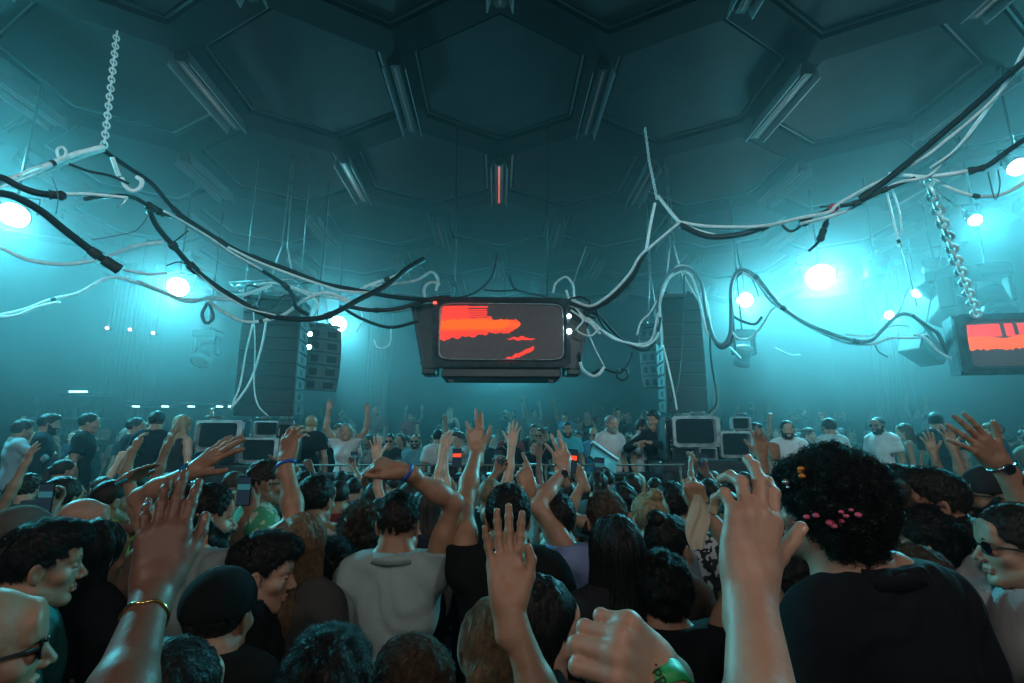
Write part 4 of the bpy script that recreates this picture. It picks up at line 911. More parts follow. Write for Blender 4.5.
THUMB = {'out': [(.050, .048, .012), (.074, .076, .014), (.088, .100, .014)], 'side': [(.043, .052, .014), (.053, .084, .018), (.056, .110, .020)],
         'over': [(.040, .046, .024), (.034, .074, .042), (.008, .082, .050)], 'up': [(.048, .048, .012), (.064, .080, .010), (.072, .106, .008)],
         'grip': [(.046, .046, .022), (.056, .074, .040), (.052, .096, .052)], 'in': [(.044, .050, .016), (.050, .082, .024), (.042, .104, .034)],
         'down': [(.046, .040, .020), (.070, .052, .034), (.092, .058, .040)]}
def hand_fld(pose, s=1.0, thumb=None):
    """local: y to the fingertips, z out of the palm, x to the thumb side; wrist at the origin"""
    curls, spr, th = POSES[pose] if isinstance(pose, str) else pose
    th = thumb or th
    F_ = Fld(); tips = []
    for (x, y, ln, r, sp), cu in zip(FING, curls):
        b = np.array([x*.62, .006, 0]); kn = np.array([x, y, 0.0])
        F_.cap(b, kn-[0, .006, .002], .0135, .0118, .014)
    F_.ell((.0, .048, .004), (.036, .048, .0125), .012)
    F_.ell((.024, .034, .012), (.017, .032, .014), .012)        # ball of the thumb
    F_.ell((-.024, .036, .009), (.013, .036, .012), .012)
    for (x, y, ln, r, sp), cu in zip(FING, curls):
        p = np.array([x, y, 0.0]); a = math.radians(sp*spr*(1.0)); dy = np.array([math.sin(a), math.cos(a), 0]); cum = 0
        F_.cap(p-dy*.01, p, r*1.12, r*1.12, .010)
        for j, (l, c) in enumerate(zip(ln, cu)):
            cum += math.radians(c); d = dy*math.cos(cum)+np.array([0, 0, 1])*math.sin(cum); q = p+d*l
            r0, r1 = r*(1.04-.10*j), r*(.95-.10*j)
            F_.cap(p, q, r0, r1, .004 if j else .007)
            if j < 2: F_.ell(q, (r1*1.03,)*3, .003)     # knuckle
            p = q
        tips.append((p, d, r*.8))
    t = [np.array(v) for v in THUMB[th]]; b = np.array([.022, .014, .008])
    F_.cap(b, t[0], .0155, .0125, .016); F_.cap(t[0], t[1], .0118, .0105, .006); F_.cap(t[1], t[2], .0108, .0088, .004)
    tips.append((t[2], nrm(t[2]-t[1]), .0088))
    F_.cap((.008, -.05, 0), (.010, .012, .002), .0215, .0205, .02); F_.cap((-.008, -.05, 0), (-.010, .012, .002), .0205, .0195, .02)
    tips = [(p*s, d, r) for p, d, r in tips]
    if s != 1.0:
        o = Fld(); sc = lambda v: tuple(np.asarray(v)*s)
        for q in F_.p:
            o.p.append(('c', sc(q[1]), sc(q[2]), q[3]*s, q[4]*s, q[5], q[6]) if q[0] == 'c' else ('e', sc(q[1]), sc(q[2]), q[3], q[4], q[5]))
        F_ = o
    return F_, tips
def hand_basis(side, d, n):
    d = nrm(d); n = np.asarray(n, float); n = nrm(n-d*(n @ d)); x = np.cross(d, n) if side > 0 else np.cross(n, d)
    return np.stack([x, d, n], 1)                               # columns (left hands are mirrored)
# ------------------------------------------------------------------ head (facing +y)
def head_fld(fem=False, beard=False):
    f = Fld()
    f.ell((0, -.012, .034), (.074, .095, .084), .02); f.ell((0, .022, -.022), (.058, .070, .088), .03)
    f.cap((0, -.03, -.06), (0, -.045, -.20), .050 if fem else .057, .052 if fem else .062, .03)
    j = .0 if not fem else .006
    for s in (-1, 1):
        f.cap((s*(.056-j), -.002, -.058), (s*.018, .062, -.098), .016, .015, .025)
        f.ell((s*.044, .052, -.026), (.020, .022, .018), .02)
        f.cap((s*.014, .083, .021), (s*.044, .070, .020), .009, .008, .012)
        f.ell((s*.076, -.006, -.006), (.008, .018, .030), .006, eul(0, s*.12, s*.35))
    f.ell((0, .064, -.100), (.020, .020, .016), .015); f.ell((0, .076, .052), (.05, .012, .03), .03)
    for s in (-1, 1): f.sube((s*.031, .094, -.002), (.017, .014, .011), .012)
    for s in (-1, 1): f.ell((s*.031, .0762, .0012), (.0138, .0120, .0102), .003); f.cap((s*.020, .0815, -.0145), (s*.042, .0775, -.0135), .0045, .0045, .006)
    f.cap((0, .084, .008), (0, .107, -.032), .0070, .0105, .010)
    for s in (-1, 1): f.ell((s*.0115, .096, -.037), (.0075, .0095, .0070), .006)
    f.cap((-.019, .082, -.0625), (.019, .082, -.0625), .0055, .0055, .005); f.cap((-.004, .0895, -.062), (.004, .0895, -.062), .0052, .0052, .006)
    f.cap((-.016, .083, -.0725), (.016, .083, -.0725), .0062, .0062, .005)
    f.sub((-.020, .0945, -.0672), (.020, .0945, -.0672), .0022, .003)
    for s in (-1, 1): f.sube((s*.084, .0, -.004), (.006, .010, .018), .004, eul(0, 0, s*.35))
    return f
HSC = 1.0
def hair_fld(style, seed=0):
    off = np.array([seed*3.7, seed*1.9, seed*5.3], np.float32)
    f = Fld()
    def hl(P, m=.72, c=-.010): return (c-(P[:, 2]-m*P[:, 1]))/math.sqrt(1+m*m)      # <0 above the hair line
    def nz(a, fr, st=(1, 1, 1)):
        st = np.array(st, np.float32)*fr
        return lambda P: a*2*noise3(P*st+off)
    if style in ('short', 'fade', 'wavy', 'quiff'):
        if style == 'fade': f.ell((0, -.014, .040), (.0755, .098, .087), 0); f.ell((0, .0, .075), (.064, .085, .058), .03)
        elif style == 'quiff': f.ell((0, -.014, .040), (.080, .102, .090), 0); f.ell((0, .02, .085), (.062, .088, .052), .03); f.ell((0, .075, .085), (.045, .03, .03), .03)
        elif style == 'wavy': f.ell((0, -.014, .040), (.088, .110, .102), 0); f.ell((.01, .03, .09), (.06, .07, .04), .03)
        else: f.ell((0, -.014, .040), (.082, .105, .095), 0)
        f.fn(lambda P: hl(P), 'max', .012)
        for s in (-1, 1): f.sube((s*.088, .004, -.012), (.022, .024, .034), .008)
        f.fn(nz(.004 if style != 'wavy' else .009, 75 if style != 'wavy' else 42), 'add'); f.fn(nz(.0018, 230, (1, 1, .35)), 'add')
    elif style == 'buzz':
        f.ell((0, -.013, .036), (.0755, .0965, .086), 0); f.fn(lambda P: hl(P), 'max', .006)
        for s in (-1, 1): f.sube((s*.085, .004, -.012), (.016, .022, .032), .006)
    elif style == 'curly':
        f.ell((0, -.018, .042), (.094, .112, .104), 0); f.fn(lambda P: hl(P, .85, -.012), 'max', .02)
        f.fn(nz(.012, 55), 'add'); f.fn(nz(.006, 130), 'add')
    elif style == 'afro':
        f.ell((0, -.022, .042), (.100, .112, .104), 0); f.ell((0, -.055, -.02), (.076, .055, .08), .05); f.ell((0, .05, .06), (.078, .05, .05), .04)
        f.fn(lambda P: hl(P, 1.15, -.035), 'max', .02); f.fn(nz(.013, 60), 'add'); f.fn(nz(.008, 150), 'add')
    elif style in ('long', 'longw'):
        f.ell((0, -.014, .040), (.086, .106, .094), 0)
        f.fn(lambda P: hl(P, 1.5, -.058), 'max', .02)
        L = .34 if style == 'long' else .28
        f.cap((0, -.055, .0), (0, -.085, -.20), .062, .07, .04)
        for s in (-1, 1): f.cap((s*.062, -.03, .02), (s*.082, -.045, -.16), .028, .034, .03); f.cap((s*.075, -.045, -.14), (s*.06, -.07, -L), .036, .016, .03)
        f.cap((0, -.085, -.18), (0, -.10, -L-.05), .06, .022, .04)
        f.fn(nz(.007, 38, (1, 1, .16)), 'add'); f.fn(nz(.004, 120, (1, 1, .07)), 'add')
    elif style == 'pony':
        f.ell((0, -.014, .038), (.080, .103, .091), 0); f.fn(lambda P: hl(P, .9, -.012), 'max', .012)
        for s in (-1, 1): f.sube((s*.088, .004, -.012), (.02, .022, .032), .008)
        f.cap((0, -.10, .03), (0, -.125, .025), .020, .022, .012); f.cap((0, -.13, .02), (0, -.155, -.09), .028, .034, .02); f.cap((0, -.155, -.09), (0.01, -.135, -.24), .033, .010, .02)
        f.fn(nz(.003, 90, (1, .3, .3)), 'add'); f.fn(nz(.0022, 200, (1, .15, .15)), 'add')
    elif style == 'bun':
        f.ell((0, -.014, .038), (.080, .103, .091), 0); f.fn(lambda P: hl(P, .8, -.01), 'max', .012)
        f.ell((0, -.075, .115), (.036, .036, .034), .01); f.fn(nz(.003, 90), 'add')
        for s in (-1, 1): f.sube((s*.088, .004, -.012), (.02, .022, .032), .008)
    return f
def beard_fld():
    f = head_fld()
    f.fn(lambda P: np.full(len(P), -.006, np.float32), 'add')
    f.fn(lambda P: np.maximum.reduce([P[:, 2]+.040-np.clip((.055-P[:, 1])*1.0, 0, .05), -(P[:, 1]+.002), -.122-P[:, 2], .028-np.sqrt((P[:, 0]/1.0)**2+((P[:, 2]+.066)*1.8)**2)*1.0]), 'max', .006)
    f.fn(lambda P: .003*noise3(P*160), 'add')
    return f
def cap_fld(back=False):
    f = Fld(); f.ell((0, -.012, .045), (.090, .112, .092), 0); f.fn(lambda P: (.018+.10*0-P[:, 2]), 'max', .006)
    return f
# ------------------------------------------------------------------ materials that take each person's own colours
m_skin = mat('skin', (.5, .3, .2), .48, spec=.45, objcol=True, var=.13, vscale=16, bump=.12, bscale=70)
m_skinp = m_skin
m_hair = mat('hair', (.02, .015, .01), .5, spec=.28, objcol=True, var=.35, vscale=55, bump=.35, bscale=160)
m_cloth = mat('cloth', (.1, .1, .1), .9, spec=.1, objcol=True, var=.10, vscale=9, bump=.3, bscale=35)
m_denim = mat('trousers', (.02, .025, .04), .85, spec=.2, objcol=True, var=.2, vscale=12)
m_lensb = mat('sunglass_lens', (.006, .006, .008), .08, spec=.7)
m_gold = mat('gold', (.85, .55, .2), .25, metal=1.0)
m_silver = mat('steel', (.6, .62, .65), .22, metal=1.0)
m_eyew = mat('eye_white', (.6, .58, .55), .25); m_iris = mat('iris', (.03, .018, .01), .15)
def setcol(o, c): o.color = (*c, 1)
def mpart(name, VF, m, parent, col):
    o = link(name, mesh_np(name, *VF), m, parent); setcol(o, col); return o
def folds(amp, seed=0, fr=(9, 9, 5)):
    off = np.float32(seed*2.31)
    def g(P):
        a = noise3(P*np.array(fr, np.float32)+off)
        return amp*np.sin((P[:, 2]*38+P[:, 0]*22+a*16))*(.3+noise3(P*6+off+7)+.5)
    return g
def ik(S, T, L1, L2, pole):
    S, T = np.asarray(S, float), np.asarray(T, float); v = T-S; d = np.linalg.norm(v); u = v/d
    d = min(d, (L1+L2)*.995); T = S+u*d
    a = (L1*L1-L2*L2+d*d)/(2*d); h = math.sqrt(max(L1*L1-a*a, 0)); p = np.asarray(pole, float); p = p-u*(p @ u); p = nrm(p)
    return S+u*a+p*h, T
SKIN = {'fair': (.50, .30, .22), 'light': (.44, .255, .18), 'tan': (.34, .185, .12), 'brown': (.20, .105, .07), 'dark': (.10, .052, .036)}
HAIRC = {'black': (.008, .007, .007), 'dark': (.018, .012, .009), 'brown': (.06, .034, .02), 'light': (.16, .10, .055), 'blonde': (.32, .22, .12), 'grey': (.22, .22, .22)}
BLK, WHT = (.012, .013, .015), (.55, .57, .58)
def person(label, loc, H, yaw=0.0, skin='tan', hair='short', hairc='dark', shirt=BLK, top='tee', arms=({}, {}), head=(0, 0, 0), trouser=(.02, .022, .03),
           fem=False, beard=False, glasses=None, cap=None, hh=.0045, hhand=.0045, hb=.012, hs=.010, group=None, legs=True, strands=0, seed=0, eyes=False,
           lean=(0, 0), bands=(), necklace=False, foldamp=.0045, hairm=None, shirtm=None, wide=1.0, hscale=1.0, hoff=(0, 0), nails=(), collar=False):
    """arms: (left, right); each {} hangs down, or dict(t=world wrist, d=finger direction, n=palm normal, pose=, pole=)"""
    rz = yaw; Rw = np.array(Matrix.Rotation(rz, 3, 'Z')); loc = np.asarray(loc, float)
    loc_of = lambda w: (np.asarray(w, float)-loc) @ Rw
    dir_of = lambda w: np.asarray(w, float) @ Rw
    skin = SKIN[skin] if isinstance(skin, str) else skin; hairc = HAIRC[hairc] if isinstance(hairc, str) else hairc
    k = H/1.75; W = (.175 if not fem else .155)*k*wide; lx, ly = lean
    zs = H-.325*k; zh = .52*H
    top_off = np.array([lx, ly, 0.0])
    body = Fld(); tor = Fld(); arm_f = Fld(); zones = []; slv = Fld()
    # torso
    tor.ell((0, 0, zh+.0), (.155*k, .105*k, .12*k), .04); tor.ell((lx*.4, ly*.4, .60*H), ((.128 if fem else .14)*k, .098*k, .15*k), .06)
    tor.ell((lx*.8, ly*.8+.002, zs-.10*k), ((.145 if fem else .168)*k*wide, .112*k, .19*k), .06)
    if fem:
        for s in (-1, 1): tor.ell((s*.07*k, .085*k+ly*.8, zs-.13*k), (.055, .05, .055), .03)
    tor.cap((lx-W*.82, ly-.012, zs+.012), (lx+W*.82, ly-.012, zs+.012), .052*k, None, .04)
    nb = np.array([lx, ly-.012, zs+.055*k])
    for s in (-1, 1): tor.cap((lx+s*.035, ly-.022, zs+.10*k), (lx+s*W*.85, ly-.012, zs+.03), .034, .036*k, .04)
    body.ext(tor)
    hc = np.array([lx+hoff[0], ly+hoff[1]+.025, H-.120*hscale])
    HR = eul(0, 0, head[0]) @ eul(head[1], 0, 0) @ eul(0, head[2], 0)
    HR = HR*hscale
    hd = head_fld(fem)
    def mv(f):                                                   # head-space field into body space (with scale)
        R0 = HR/hscale; o = Fld()
        sc = Fld()
        for q in f.p:
            if q[0] == 'c': sc.p.append(('c', tuple(np.array(q[1])*hscale), tuple(np.array(q[2])*hscale), q[3]*hscale, q[4]*hscale, q[5]*hscale, q[6]))
            elif q[0] == 'e': sc.p.append(('e', tuple(np.array(q[1])*hscale), tuple(np.array(q[2])*hscale), q[3], q[4]*hscale, q[5]))
            else: g = q[1]; sc.p.append(('f', (lambda P, g=g: g(P/hscale)*hscale), q[2], q[3]*hscale))
        return sc.moved(R0, hc)
    body.cap(nb-[0, 0, .04], hc+(HR @ np.array([0, -.03, -.075])), .064*k, .052, .03)
    first_head = len(body.p)
    body.ext(mv(hd))
    zones.append((tuple(hc+[0, 0, -.01]), .155*hscale+.01, hh))
    # legs
    if legs:
        for s in (-1, 1):
            hip, kn, an = (s*.085*k, 0, .49*H), (s*.10*k, .012, .275*H), (s*.105*k, -.01, .05*H)
            body.cap(hip, kn, .078*k, .052*k, .04); body.cap(kn, an, .050*k, .036*k, .03); body.cap(an, (s*.115*k, .12*k, .03), .035, .028, .03)
    L1, L2 = .285*k, .262*k; info = []
    for i, s in enumerate((-1, 1)):
        A = arms[i]; S0 = np.array([lx+s*W, ly-.01, zs+.0])
        if A and 't' in A:
            T = loc_of(A['t']); u = nrm(T-S0); S0 = S0+np.array([-s*.012, 0, .035])*max(0, u[2])*k
            pole = dir_of(A.get('pole', (s*1.0, -.2, -.3)) if 'pole' in A else (Rw @ np.array([s*.9, .1, -.5])))
            d = dir_of(A['d']) if 'd' in A else None
            E_, T = ik(S0, T, L1*A.get('ls', 1), L2*A.get('ls', 1), pole)
            d = nrm(T-E_) if d is None else nrm(d); n = dir_of(A['n']) if 'n' in A else np.array([0, 1, 0.])
            if 'x' in A: xx = dir_of(A['x']); n = np.cross(xx, d) if s > 0 else np.cross(d, xx)
            pose = A.get('pose', 'open')
        else:
            q = A.get('down', (.07, .05)) if A else (.07, .05)
            T = S0+np.array([s*q[0], q[1], -.53*k]); E_, T = ik(S0, T, L1, L2, (s*.5, -1, 0)); d = nrm(T-E_+np.array([0, .04, 0])); n = np.array([-s, .1, 0.]); pose = 'relaxed'
        arm_f.cap(S0, S0+(E_-S0)*.5, .050*k, .046*k, .03); arm_f.cap(S0+(E_-S0)*.4, E_, .046*k, .037*k, .03)
        fa = T-E_; arm_f.cap(E_-fa*.02, E_+fa*.35, .038*k, .041*k, .02); arm_f.cap(E_+fa*.3, T, .041*k, .0235, .02)
        Bs = hand_basis(s, d, n); hs_ = A.get('hs', (.93 if fem else 1.04)*min(1.05, k)) if A else (.93 if fem else 1.04)*min(1.05, k)
        hf, tips = hand_fld(pose, hs_, A.get('thumb') if A else None)
        arm_f.ext(hf.moved(Bs, T))
        hcn = T+Bs @ np.array([.0, .075, .01])*hs_
        hr = A.get('hh', hhand) if A else hhand
        zones.append((tuple(hcn), .135*hs_, hr))
        if A.get('fine') if A else False: zones.append((tuple((T+E_)/2), np.linalg.norm(T-E_)*.5+.05, A['fine']))
        # sleeve
        if top == 'tee': e = S0+(E_-S0)*.62; slv.cap(S0, e, .068*k, .071*k, .035)
        elif top == 'long': slv.cap(S0, E_, .067*k, .058*k, .03); slv.cap(E_, T-fa*.06, .058*k, .041*k, .02)
        elif top == 'tank': pass
        info.append(dict(S=S0, E=E_, T=T, B=Bs, hs=hs_, tips=[(q[0]*hs_, q[1], q[2]) for q in tips] if 0 else tips, u=nrm(fa)))
    body.ext(arm_f)
    # mesh in zones
    lo, hi = body.bounds(.02); parts = []
    def zd(P, zz):
        d = np.full(len(P), 10., np.float32)
        for c, r, _ in zz: d = np.minimum(d, np.linalg.norm(P-np.asarray(c, np.float32), axis=1)-r)
        return d
    bc = body
    for c, r, h in zones: bc = bc.near(c, r-.03, True)
    VF = polygonize(lambda P: np.maximum(bc(P), -(zd(P, zones)+.028)), lo, hi, hb)
    def prune(VF, bad):
        k_ = ~bad[VF[1]].any(1); F2 = VF[1][k_]; u_, inv = np.unique(F2, return_inverse=True); return VF[0][u_], inv.reshape(F2.shape)
    if len(VF[0]): VF = prune(VF, zd(VF[0].astype(np.float32), zones)+.028 < hb*.45)
    parts.append((newton(VF[0], bc, hb), VF[1]))
    for j, (c, r, h) in enumerate(zones):
        prev = zones[:j]
        c_ = np.asarray(c)
        bz = body.near(c, r)
        def fz(P, c=c, r=r, prev=prev, bz=bz):
            e = np.maximum(bz(P), np.linalg.norm(P-np.asarray(c, np.float32), axis=1)-r)
            if prev: e = np.maximum(e, -(zd(P, prev)+.012))
            return e
        VF = polygonize(fz, np.maximum(lo, c_-r-.01), np.minimum(hi, c_+r+.01), h)
        if len(VF[0]):
            Pv = VF[0].astype(np.float32); bad = np.linalg.norm(Pv-np.asarray(c, np.float32), axis=1)-r > -h*.6
            if prev: bad |= zd(Pv, prev)+.012 < h*.6
            VF = prune(VF, bad)
            if len(VF[0]): parts.append((newton(VF[0], bz, h), VF[1]))
    V, Fq = joined([p for p in parts if len(p[0])])
    root = link('person', mesh_np('person_body', V, Fq), m_skin, None, tuple(loc), rz); setcol(root, skin)
    tag(root, label, 'person', group)
    # clothes
    if top in ('tee', 'long', 'tank'):
        sh = Fld()
        for q in tor.p:
            g = .0115+foldamp*1.05
            if q[0] == 'c': sh.p.append(('c', q[1], q[2], q[3]+g, q[4]+g, q[5]+.01, 1))
            else: sh.p.append(('e', q[1], tuple(v+g for v in q[2]), q[3], q[4]+.01, 1))
        sh.ext(slv) if top != 'tank' else None
        sh.fn(folds(foldamp, seed), 'add')
        if top != 'tank':
            sh.sub((lx, ly-.002, zs+.072*k), (lx, ly+.05, zs+.26*k), .070*k, .006)
            sh.fn(lambda P: P[:, 2]-np.float32(zs+.112*k), 'max', .006)
        else:
            sh.sub((lx, ly+.06, zs+.02*k), (lx, ly+.10, zs+.26*k), .095*k, .006)
            sh.fn(lambda P: P[:, 2]-np.float32(zs+.045*k), 'max', .006)
            for s in (-1, 1): sh.sub((lx+s*.215*k, ly-.2, zs+.0), (lx+s*.215*k, ly+.2, zs+.0), .085*k, .006)
        sh.fn(lambda P: (zh-.05*k)-P[:, 2], 'max', .01)
        if top != 'tank':
            for a in info:                                       # cut the sleeve end square
                L_ = .62 if top == 'tee' else None
                if L_:
                    e = a['S']+(a['E']-a['S'])*.60; u = nrm(a['E']-a['S'])
                    sh.fn(lambda P, e=e.astype(np.float32), u=u.astype(np.float32): np.where(np.linalg.norm(P-e, axis=1) < .115*k, (P-e) @ u, -1.).astype(np.float32), 'max', .004)
        a, b = sh.bounds(.03)
        mpart('shirt', polygonize(sh, a, b, hs), shirtm or m_cloth, root, shirt)
        if collar:
            c0 = np.array([lx+hoff[0]*.25, ly-.012, zs+.098*k]); lo_, hi_ = [], []; q = MB(); V_ = []; n_ = 40
            for i in range(n_):
                t_ = 2*math.pi*i/n_; dr = np.array([math.cos(t_), math.sin(t_), 0.]); drop = -.022*max(0, math.sin(t_))
                for dz, off in ((.012, .007), (-.020, .020), (-.022, .026), (.016, .012)):
                    cc = c0+[0, 0, dz+drop]; rs = np.linspace(.03, .14, 111); v = body((cc+rs[:, None]*dr).astype(np.float32)); j = int(np.argmax(v > 0)); r_ = min(rs[j] if v[j] > 0 else .07, .082*k)
                    V_.append(cc+dr*(r_+off))
            q.add(V_, [(i*4+j, ((i+1) % n_)*4+j, ((i+1) % n_)*4+(j+1) % 4, i*4+(j+1) % 4) for i in range(n_) if not (8 <= i <= 11) for j in range(4)], True)
            o = q.build('collar', m_cloth, root); setcol(o, tuple(min(1, x*1.05) for x in shirt))
    if legs:
        tr = Fld(); tr.ell((0, 0, zh-.01), (.168*k, .118*k, .12*k), .04)
        for s in (-1, 1):
            hip, kn, an = (s*.088*k, 0, .485*H), (s*.105*k, .012, .275*H), (s*.11*k, -.005, .06*H)
            tr.cap(hip, kn, .090*k, .068*k, .03); tr.cap(kn, an, .067*k, .056*k, .02)
        tr.fn(folds(.004, seed+3), 'add'); tr.fn(lambda P: P[:, 2]-(zh+.03), 'max', .01)
        a, b = tr.bounds(.02); mpart('trousers', polygonize(tr, a, b, max(hs, .014)), m_denim, root, trouser)
        for s in (-1, 1):
            so = Fld().cap((s*.112*k, -.03, .045), (s*.12*k, .13*k, .038), .046, .040, .02); so.fn(lambda P: .004-P[:, 2], 'max', .004)
            a, b = so.bounds(.02); mpart('shoe', polygonize(so, a, b, .012), mat('shoe_leather', (.1, .1, .1), .5, objcol=True), root, (.05, .05, .05) if seed % 2 else (.4, .4, .4))
    # hair, beard, cap, glasses
    if hair and hair != 'bald':
        hf = mv(hair_fld(hair, seed)); a, b = hf.bounds(.04)
        VF = polygonize(hf, a, b, max(hh*.9, .0030))
        if strands: VF = joined([VF, strand_mesh(VF, hf, strands, hair, hc, HR, seed)])
        mpart('hair', VF, hairm or m_hair, root, hairc)
    if beard:
        bf = mv(beard_fld()); a, b = bf.bounds(.02); r = .16
        VF = polygonize(bf, hc-r, hc+r, max(hh, .004))
        if len(VF[0]): mpart('beard', VF, m_hair, root, hairc)
    hx = lambda p: Vector(hc+HR @ np.asarray(p, float))
    if cap:
        cf = mv(cap_fld()); a, b = cf.bounds(.01); VF = polygonize(cf, a, b, .004); c = mpart('cap', VF, m_cloth, root, cap[0])
        sg = 1 if cap[1] == 'front' else -1
        q = MB(); n = 13; P = []
        for i in range(n):
            t = math.pi*(i/(n-1)); x = .082*math.cos(t); y = math.sin(t)
            P.append((hx((x, sg*(.07+y*.005)+(-.012), .026)), hx((x*.92, sg*(.075+y*.085)-.012, .026-.018*y+.0))))
        V_ = []
        for u_, v_ in P: V_ += [u_, v_, u_-Vector((0, 0, .005)), v_-Vector((0, 0, .005))]
        Fs = []
        for i in range(n-1): b_ = i*4; Fs += [(b_, b_+1, b_+5, b_+4), (b_+2, b_+6, b_+7, b_+3), (b_+1, b_+3, b_+7, b_+5)]
        if cap[1] == 'front': o = q.add(V_, Fs, True).build('brim', m_cloth, c); setcol(o, cap[0])
    if glasses:
        g = MB(); pts = []
        for s in (-1, 1):
            pr = MB(); ring = []
            for i in range(16):
                t = 2*math.pi*i/16; ring.append(hx((s*.033+.026*math.copysign(abs(math.cos(t))**.8, math.cos(t)), .094-.10*max(0, abs(s*.033+.026*math.cos(t))-.02)**1.3*2, .0+.019*math.copysign(abs(math.sin(t))**.8, math.sin(t)))))
            back = [v-Vector(HR @ np.array([0, .004, 0])) for v in ring]
            pr.add(ring+back, [tuple(range(16)), tuple(range(31, 15, -1))]+[(i, (i+1) % 16, 16+(i+1) % 16, 16+i) for i in range(16)])
            gl = pr.build('glasses_lens', m_lensb if glasses != 'blue' else mat('blue_lens', (.02, .12, .3), .06, spec=.8), root)
            g.tube([hx((s*.058, .086, .008)), hx((s*.072, .06, .008)), hx((s*.082, .0, .004)), hx((s*.082, -.02, -.008))], .0028, 5)
        g.tube([hx((-.012, .096, .006)), hx((0, .099, .009)), hx((.012, .096, .006))], .0025, 5)
        g.build('glasses_frame', m_dark, root)
    if eyes:
        for s in (-1, 1):
            q = MB(); c = hx((s*.031, .0758, -.0045)); q.ball(c, .0115, 14); q.build('eye', m_eyew, root)
            MB().ball(hx((s*.031, .0822, -.0050)), .0058, 10).build('iris', m_iris, root)
            cu = [hx((s*x, y, z)) for x, y, z in ((.012, .093, .020), (.026, .093, .026), (.042, .082, .024), (.050, .073, .018))]
            o = MB().tube(cu, [.002, .0032, .0028, .001], 6).build('eyebrow', m_hair, root); setcol(o, hairc)
            cu = [hx((s*x, y, z)) for x, y, z in ((.018, .0855, -.004), (.026, .0885, -.0015), (.036, .0875, -.0015), (.044, .081, -.005))]
            o = MB().tube(cu, .0013, 5).build('eyelashes', m_hair, root); setcol(o, (.01, .008, .007))
        lp = MB()
        lp.tube([hx((-.021, .0835, -.067)), hx((-.010, .0895, -.0635)), hx((0, .0915, -.0645)), hx((.010, .0895, -.0635)), hx((.021, .0835, -.067))], [.001, .0042, .0040, .0042, .001], 6)
        lp.tube([hx((-.019, .0835, -.068)), hx((-.008, .0900, -.0725)), hx((.008, .0900, -.0725)), hx((.019, .0835, -.068))], [.001, .0052, .0052, .001], 6)
        o = lp.build('lips', m_skin, root); setcol(o, (skin[0]*.85, skin[1]*.5, skin[2]*.5))
    if necklace:
        c = MB().tube([(lx+.068*k*math.cos(t), ly-.012+.066*k*math.sin(t), zs+.098*k-.02*math.sin(t)) for t in [2*math.pi*i/28 for i in range(29)]], .0016, 5, cap=False); c.build('necklace', m_silver, root)
    for ai in nails:
        a = info[ai]; zb = -a['B'][:, 2]
        for tp, td, tr2 in a['tips']:
            p = a['T']+a['B'] @ tp*1.0*(1 if a['hs'] == 1 else 1); d = nrm(a['B'] @ (td)); bk = zb-d*(zb @ d)
            if np.linalg.norm(bk) < .25: bk = -(a['B'] @ np.array([0, 0, 1.])) if abs(d @ a['B'][:, 1]) > .3 else a['B'][:, 1]; bk = bk-d*(bk @ d)
            if (td is a['tips'][-1][1]): bk = a['B'] @ np.array([.35, -.2, -1.]); bk = bk-d*(bk @ d)
            bk = nrm(bk); sx = np.cross(d, bk); c = p-d*.004*a['hs']; rs = np.linspace(.002, .016, 57); v = body((c+rs[:, None]*bk).astype(np.float32)); r_ = rs[int(np.argmax(v > 0))]
            n_ = MB(); V_ = []; cc = c+bk*(r_-.0062*a['hs'])
            for i in range(7):
                th = math.pi*.5*i/6
                for j in range(14):
                    ph = 2*math.pi*j/14; e1 = .0058*math.sin(th)*math.copysign(abs(math.cos(ph))**.7, math.cos(ph)); e2 = .0068*math.sin(th)*math.copysign(abs(math.sin(ph))**.7, math.sin(ph))
                    V_.append(cc+(sx*e1+d*e2)*a['hs']+bk*(.0070*math.sqrt(max(0, 1-(e1/.0068)**2))-(.0012 if i == 6 else 0))*a['hs'])
            n_.add(V_, [(i*14+j, (i+1)*14+j, (i+1)*14+(j+1) % 14, i*14+(j+1) % 14) for i in range(6) for j in range(14)], True)
            o = n_.build('fingernail', mat('fingernail', (.5, .3, .25), .25, objcol=True), root); setcol(o, tuple(min(1, q*1.35) for q in skin))
    for (ai, kind, colr, pos) in bands:                          # things worn on the wrist
        a = info[ai]; c = a['T']-a['u']*pos; u = a['u']; e1 = a['B'][:, 0]; e1 = nrm(e1-u*(e1 @ u)); e2 = np.cross(u, e1)
        # the forearm there is oval: find it by marching the field
        rad = []
        for t in np.linspace(0, 2*math.pi, 25):
            dr = e1*math.cos(t)+e2*math.sin(t); rs = np.linspace(.008, .06, 53)
            v = body((c+rs[:, None]*dr).astype(np.float32)); w_ = np.argmax(v > .0008); rad.append((dr, rs[w_] if v[w_] > .0008 else .03))
        loop = [Vector(c+dr*(r+.001)) for dr, r in rad]
        if kind == 'band' or kind == 'wide':
            wd = .0065 if kind == 'band' else .013; q = MB(); V_ = []
            for p in loop[:-1]:
                o_ = (p-Vector(c)).normalized()*.0018
                V_ += [p-Vector(u)*wd, p+Vector(u)*wd, p+Vector(u)*wd+o_, p-Vector(u)*wd+o_]
            n = len(loop)-1; Fs = []
            for i in range(n):
                b0, b1 = i*4, ((i+1) % n)*4
                for j in range(4): Fs.append((b0+j, b1+j, b1+(j+1) % 4, b0+(j+1) % 4))
            q.add(V_, Fs, True).build('wristband', mat('band_%d_%d_%d' % tuple(int(x*99) for x in colr), colr, .45), root)
        elif kind == 'gold': MB().tube([p+Vector(u)*.003*math.sin(i*1.3) for i, p in enumerate(loop)], .0022, 6, cap=False).build('bracelet', m_gold, root)
        elif kind == 'watch':
            q = MB().tube(loop, .0042, 6, cap=False); q.build('watch_strap', m_silver, root)
